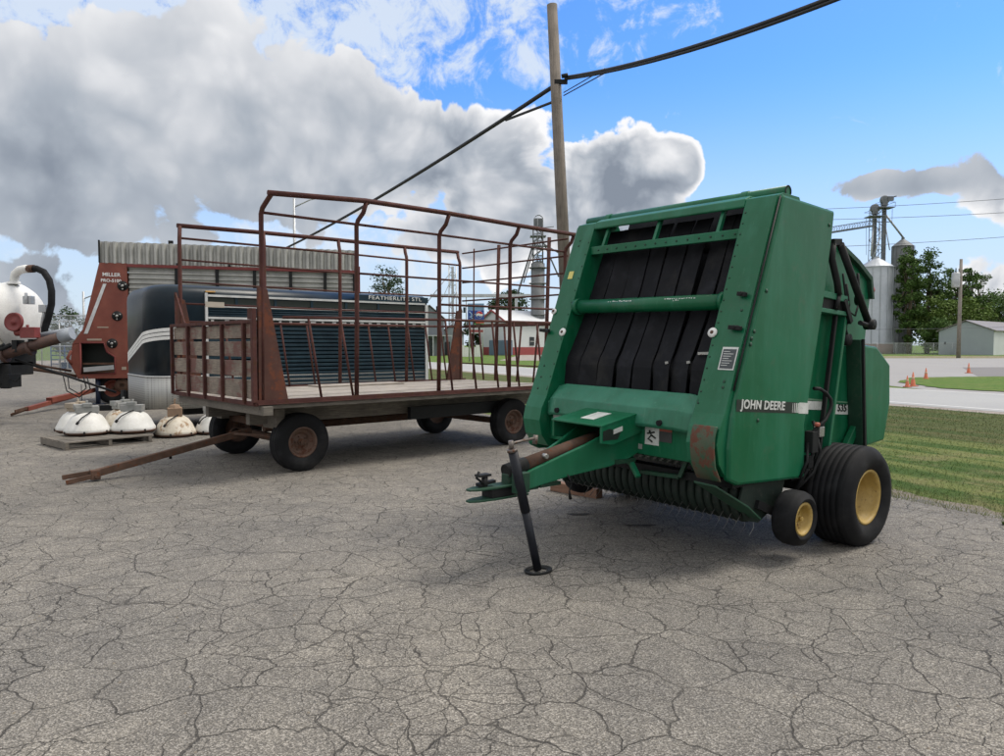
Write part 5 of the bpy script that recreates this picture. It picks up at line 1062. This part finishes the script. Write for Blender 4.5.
# ------------------------------------------------------------------ buildings
def sheet_mat(name, c, sc_=3.3):
    m, nt, b = new_mat(name); co = coord(nt); wv = N(nt, 'ShaderNodeTexWave', wave_type='BANDS', bands_direction='X'); wv.inputs['Scale'].default_value = sc_; L(nt, co, wv.inputs['Vector'])
    n = noise(nt, co, .6, 5); cc = mixc(nt, n, tuple(x*.88 for x in c), tuple(min(1, x*1.08) for x in c)); L(nt, cc, b.inputs['Base Color']); b.inputs['Roughness'].default_value = .55
    bump(nt, b, wv.outputs['Fac'], .4, .03); return m
def shed(name, x, y, w_, d, he, hp, rz, label, wallm, roofm, trim=None, wains=None, cat='building', side_m=None):
    # gable end faces -y (local), w_ along x, d depth along +y
    t = empty(name, (x,y,0), rz, label, cat)
    m = MB(); m.prism([(0,-.3),(w_,-.3),(w_,he),(w_/2,hp),(0,he)], 0, .15); m.build('gable_wall', wallm, t)
    m = MB(); m.prism([(0,-.3),(w_,-.3),(w_,he),(w_/2,hp),(0,he)], d-.15, d); m.build('gable_wall', wallm, t)
    for x0, x1 in ((0,.15),(w_-.15,w_)): m = MB(); m.box((x0,.151,-.3),(x1,d-.151,he-.05)); m.build('side_wall', side_m or wallm, t)
    for s in (0,1):
        a = (-.35,he-.12) if s == 0 else (w_+.35,he-.12); m = MB(); p = [a,(w_/2,hp+.10),(w_/2,hp+.22),(a[0],a[1]+.12)]; m.prism(p, -.3, d+.3); m.build('roof', roofm, t)
    if trim:
        m = MB(); m.bar((-.35,-.33,he-.10),(w_/2,-.33,hp+.10),.06,.28); m.bar((w_/2,-.33,hp+.10),(w_+.35,-.33,he-.10),.06,.28); m.build('gable_trim', trim, t)
        m = MB(); m.box((w_+.36,-.3,he-.28),(w_+.42,d+.3,he-.02)); m.build('eave_trim', trim, t)
    if wains: m = MB(); m.box((w_+.01,.16,-.3),(w_+.06,d-.16,1.25)); m.box((0,-.06,-.3),(w_,-.01,1.25)); m.build('wainscot', wains, t)
    return t
WSH = sheet_mat('white_sheet', (.60,.63,.64)); GSH = sheet_mat('grey_sheet', (.30,.34,.37)); REDT = mat_flat('red_trim', (.30,.06,.06), .5); RFW = sheet_mat('pale_roof', (.58,.60,.62)); RFG = sheet_mat('brown_grey_roof', (.20,.18,.17))
wb = shed('white_building', -3.6,120,6.6,22,5.3,7.1,R(-50),'white metal building with red trim and red wainscot seen through the wagon rack',WSH,RFW,REDT,REDT)
DKW = mat_flat('window_glass', (.03,.035,.04), .2)
m = MB(); m.box((6.62,5.0,1.5),(6.68,6.0,2.9)); m.build('window', DKW, wb); m = MB(); m.box((6.685,5.0,2.16),(6.70,6.0,2.22)); m.build('window_bar', WHITE, wb)
def pxat(u, v, y): return V(((u-502)/725*y, y, 1.6+(345-v)/725*y))
cont = empty('storage_container', (-2.0,112,0), R(-8), 'blue grey container in front of the white building', 'container')
m = MB(); m.box((0,0,.0),(3.3,3,2.35)); m.build('body', sheet_mat('blue_grey_sheet', (.10,.16,.22), 6), cont, bevel=.04)
m = MB(); m.box((.1,-.04,.15),(1.55,-.0,2.2)); m.box((1.75,-.04,.15),(3.2,-.0,2.2)); m.build('door', sheet_mat('blue_grey_door', (.08,.13,.19), 6), cont)
gb = shed('grey_building', -13.0,108,4.4,14,5.4,7.4,R(10),'grey gabled building right of the livestock trailer',sheet_mat('slate_sheet', (.17,.19,.21)),RFG,None,None)
m = MB(); m.box((1.0,-.05,0),(2.8,-.01,2.6)); m.build('door', DKW, gb)
m = MB(); m.box((-.3,-2.0,2.9),(5.5,-.02,3.05)); m.bar((5.4,-1.9,0),(5.4,-1.9,2.9),.15,.15); m.bar((2.6,-1.9,0),(2.6,-1.9,2.9),.15,.15); m.build('canopy', GALV, gb)
gs2 = shed('grey_building', -9.2,112,3.0,6,3.6,4.6,0,'small grey outbuilding beside the gabled grey building',GSH,RFG,None,None)
m = MB(); m.box((.4,-.05,0),(1.2,-.01,2.1)); m.build('door', DKW, gs2)
fcx = empty('white_board_fence', (-6.2,100,0), 0, 'white low fence with a curved dip between grass and buildings', 'fence')
for i in range(7):
    m = MB(); z = 1.45+.30*math.cos(i*1.05); m.box((i*.52,0,-.2),(i*.52+.505,.08,z)); m.build('fence_board', WHITE, fcx)
sg = empty('road_sign', (-3.35,71,0), 0, 'tall roadside sign with soda globe panel and coloured price panels', 'sign')
m = MB(); m.tube([(.15,.15,-.1),(.15,.15,5.6)], .07, 8); m.tube([(1.45,.15,-.1),(1.45,.15,5.6)], .07, 8); m.build('sign_post', GALV, sg)
def panel(nm, z0, z1, c, x0=0, x1=1.6): m = MB(); m.box((x0,0,z0),(x1,.10,z1)); return m.build(nm, mat_flat(nm+'_paint', c, .5), sg, bevel=.01)
panel('top_panel',5.02,5.65,(.16,.30,.45)); gp_ = panel('soda_panel',4.02,5.0,(.02,.07,.30)); panel('red_panel',3.72,4.0,(.50,.08,.04),.8); panel('green_panel',3.42,3.70,(.08,.40,.12),.6); panel('white_panel',3.40,3.98,(.25,.38,.52),0,.58); bp_ = panel('brand_panel',2.72,3.36,(.50,.50,.52),.1)
m = MB(); m.lathe([(0,.02),(.34,.02),(.34,0)], (1.15,0,4.55), (0,-1,0), 24); m.build('globe_white', WHITE, gp_)
m = MB(); m.prism([(.84,4.60),(.90,4.78),(1.05,4.87),(1.25,4.87),(1.42,4.76),(1.47,4.62),(1.30,4.60),(1.1,4.70),(.95,4.68)], -.03, -.021); m.build('globe_red', mat_flat('globe_red', (.55,.03,.04), .4), gp_)
m = MB(); m.prism([(.88,4.38),(1.0,4.46),(1.2,4.40),(1.40,4.44),(1.35,4.30),(1.15,4.23),(.98,4.27)], -.03, -.021); m.build('globe_blue', mat_flat('globe_blue', (.02,.06,.35), .4), gp_)
m = MB(); m.tube([(.15,-.02,4.85),(.4,-.02,4.6),(.3,-.02,4.3),(.6,-.02,4.12)], .05, 6); m.tube([(.15,-.02,4.3),(.5,-.02,4.45),(.75,-.02,4.6)], .035, 6); m.build('panel_swirl', mat_flat('pale_blue', (.35,.5,.65)), gp_)
m = MB(); m.box((.2,-.01,2.85),(1.5,-.002,3.08)); m.build('red_band', REDT, bp_)

# right shed, fence, pole, cones
rs = shed('metal_shed', 72.2,120,7.8,24,3.9,5.4,R(-50),'pale grey gabled metal shed behind the chain link fence at the right',GSH,RFG,None,None,side_m=WSH)
m = MB(); m.box((.8,-.04,1.7),(1.1,-.005,2.1)); m.build('vent', DKW, rs)
LINK, nt, b = new_mat('chain_link'); co = coord(nt)
sx_ = N(nt, 'ShaderNodeSeparateXYZ'); L(nt, co, sx_.inputs[0])
def diag(sgn, k): 
    f = mth(nt, 'FRACT', mth(nt, 'MULTIPLY', mth(nt, 'ADD', sx_.outputs[0], mth(nt, 'MULTIPLY', sx_.outputs[2], sgn)), k)); return mth(nt, 'LESS_THAN', f, .13)
al = mth(nt, 'MAXIMUM', diag(1,12), diag(-1,12)); L(nt, al, b.inputs['Alpha']); b.inputs['Base Color'].default_value = (.40,.41,.42,1); b.inputs['Metallic'].default_value = .4; b.inputs['Roughness'].default_value = .5
def link_fence(p0, p1, h, step, label, r=.03, mid=False):
    p0 = V(p0+(0,)); p1 = V(p1+(0,)); ln = (p1-p0).length; t = empty('chain_link_fence', p0, math.atan2(p1.y-p0.y, p1.x-p0.x), label, 'fence')
    m = MB(); m.poly([(0,0,0),(ln,0,0),(ln,0,h),(0,0,h)]); m.build('mesh_panel', LINK, t)
    m = MB(); m.tube([(0,0,h),(ln,0,h)], r*.8, 6); m.build('top_rail', GALV, t)
    if mid: m = MB(); m.tube([(0,0,h*.52),(ln,0,h*.52)], r*.7, 6); m.build('mid_rail', GALV, t)
    n = int(ln/step)
    for i in range(min(n, 90)+1): m = MB(); x = ln*i/max(1, n); m.tube([(x,.03,-.02),(x,.03,h+.05)], r, 6); m.build('fence_post', GALV, t)
link_fence((58,118),(125,118),1.9,3.0,'long chain link fence in front of the grey shed and bins', .035)
link_fence((-33,41.2),(-12,41.2),2.95,2.6,'tall chain link fence across the back of the yard at the left', .035, True)
link_fence((-33,47),(-14,47),3.5,3.1,'second tall chain link fence farther back at the left', .035)
tp = empty('utility_pole', (56.2,89.3,0), 0, 'wooden utility pole with a transformer in front of the grey shed', 'utility pole')
m = MB(); m.tube([(0,0,-.1),(0,0,12.1)], [.24,.17], 10); m.build('pole', mat_wood('grey_pole_wood', (.20,.18,.16), (.30,.27,.24), ax=(20,20,1)), tp)
m = MB(); m.lathe([(0,0),(.42,.05),(.45,.1),(.45,1.7),(.40,1.85),(0,1.9)], (-.65,-.1,8.6), (0,0,1), 18); m.build('transformer', GALV, tp)
m = MB(); m.bar((-.9,-.15,9.9),(.1,-.1,9.9),.1,.1); m.tube([(-.6,0,10.5),(-.6,0,11.0)], .07, 6); m.build('bracket', BLACK, tp)
for i, (v0, v1, nm) in enumerate(((196.5,212.5,'highest'),(212,222,'second highest'),(234,250,'third highest'),(322,329,'lowest'))):
    pa = pxat(1120, v0-(203-196)*.9 if i < 3 else v0, 95); pb = pxat(760, v1, 88); cables('power_line', [(pa, pb, .4, .030 if i < 3 else .02)], nm+' of the thin power lines crossing the sky at the right', 'power lines at the right', mat_flat('wire', (.08,.09,.10)))
ORG = mat_flat('orange_cone', (.50,.13,.06), .6)
def cone(x, y, z, s, label):
    t = empty('traffic_cone', (x,y,z), random.uniform(0,1.5), label, 'traffic cone', 'traffic cones round the grass island')
    m = MB(); m.lathe([(.14*s,.03),(.12*s,.05),(.022*s,.70*s),(.0,.705*s)], (0,0,0), (0,0,1), 18); m.build('cone_body', ORG, t)
    m = MB(); m.box((-.18*s,-.18*s,0),(.18*s,.18*s,.03)); m.build('cone_base', ORG, t, bevel=.01)
    m = MB(); m.lathe([(.078*s,.34*s),(.081*s,.345*s),(.060*s,.47*s),(.056*s,.47*s)], (0,0,0), (0,0,1), 18); m.build('reflective_band', mat_flat('dull_white_band', (.5,.3,.2)), t)
cone(15.45,27.6,0,.62,'faded orange cone nearest the baler at the island tip'); cone(15.95,28.1,0,.78,'orange cone just right of the faded one at the island tip')
cone(19.9,34.0,0,.75,'orange cone on the far edge of the grass island'); cone(26.6,41.3,0,.82,'rightmost orange cone beyond the grass island')

# stored gates and timber behind the left fence
BLU = mat_paint('blue_gate_paint', (.05,.10,.22), (.09,.16,.30), .5, scale=3, dirt=.3)
for i in range(4):
    t = empty('pipe_gate', (-26.3+1.75*i,42.3+.2*(i % 2),0), R(3*(i % 2)), ['blue pipe gate leaning at the left end of the stored row','blue pipe gate second from the left in the stored row','blue pipe gate third from the left in the stored row','blue pipe gate at the right end of the stored row behind the fence'][i], 'gate', 'blue pipe gates stored behind the fence')
    for z in (.25,.5,.75,1.0,1.25,1.5): m = MB(); m.tube([(0,0,z),(1.65,.0,z)], .03, 6); m.build('gate_bar', BLU, t)
    for x in (0,.8,1.65): m = MB(); m.tube([(x,0,.0),(x,0,1.6)], .035, 6); m.build('gate_upright', BLU, t)
for i in range(3):
    t = empty('gate_rack', (-25.5+2.1*i,41.75,0), 0, ['low grey steel rack at the left behind the fence foot','low grey steel rack in the middle behind the fence foot','low grey steel rack at the right behind the fence foot'][i], 'rack')
    m = MB(); m.bar((0,0,.15),(1.9,0,.15),.06,.06); m.bar((0,0,.75),(1.9,0,.75),.06,.06)
    for k in range(5): m.bar((k*.475,0,.0),(k*.475,0,.75),.05,.05)
    m.build('rack_frame', GALV, t); m = MB(); m.box((.05,.1,.3),(1.85,.4,.6)); m.build('rack_load', mat_flat('blue_load', (.05,.10,.18)), t)
for i, (x, z) in enumerate(((-24.6,.75),(-22.9,.75))):
    m = MB(); m.box((0,0,0),(1.5,.5,.22)); o = m.build('timber_bundle', TIMBER if i else mat_wood('new_timber', (.38,.30,.20), (.48,.40,.28)), bevel=.01); o.location = (x,42.9,.0); tag(o, ['pale timber bundle behind the left fence','grey timber bundle behind the left fence'][i], 'timber')

# loose grit and bits of chaff on the asphalt
def grit():
    rnd = random.Random(21); vs = []; fs = []
    for i in range(2600):
        if rnd.random() < .45: n_ = 7.1-abs(rnd.gauss(0,.35)); s_ = rnd.uniform(-4, 14)
        else: n_ = rnd.uniform(-6, 7); s_ = rnd.uniform(0, 14)
        x, y = g2(n_, s_); r = rnd.uniform(.003,.009); k = len(vs); z = r*.5; a = rnd.uniform(0, 3); c_, s2 = math.cos(a)*r, math.sin(a)*r
        vs += [(x+c_,y+s2,0),(x-s2,y+c_,0),(x-c_,y-s2,0),(x+s2,y-c_,0),(x,y,z*1.6)]
        fs += [(k,k+1,k+4),(k+1,k+2,k+4),(k+2,k+3,k+4),(k+3,k,k+4)]
    me = bpy.data.meshes.new('gravel'); me.from_pydata(vs, [], fs); me.materials.append(mat_flat('grit', (.22,.19,.15), .9))
    o = bpy.data.objects.new('gravel', me); col.objects.link(o); tag(o, 'loose grit scattered over the cracked asphalt', 'gravel', kind='stuff')
grit()
# weeds rooted in the asphalt edge
rw = random.Random(8)
WEED = leaf_mat('weed_leaves', (.06,.10,.025), (.12,.15,.05))
for i in range(9):
    x, y = g2(7.0-abs(rw.gauss(0,.18)), rw.uniform(.2, 9)); t = MB()
    for k in range(16):
        a = rw.uniform(0,6.28); h_ = rw.uniform(.02,.07); d_ = rw.uniform(.02,.07); w_ = .006
        t.poly([(w_*math.sin(a),-w_*math.cos(a),0),(-w_*math.sin(a),w_*math.cos(a),0),(d_*math.cos(a),d_*math.sin(a),h_)])
    tag(t.build('weed', WEED, loc=(x,y,0)), 'small green weed rooted along the broken asphalt edge by the grass', 'weed', 'weeds along the asphalt edge')
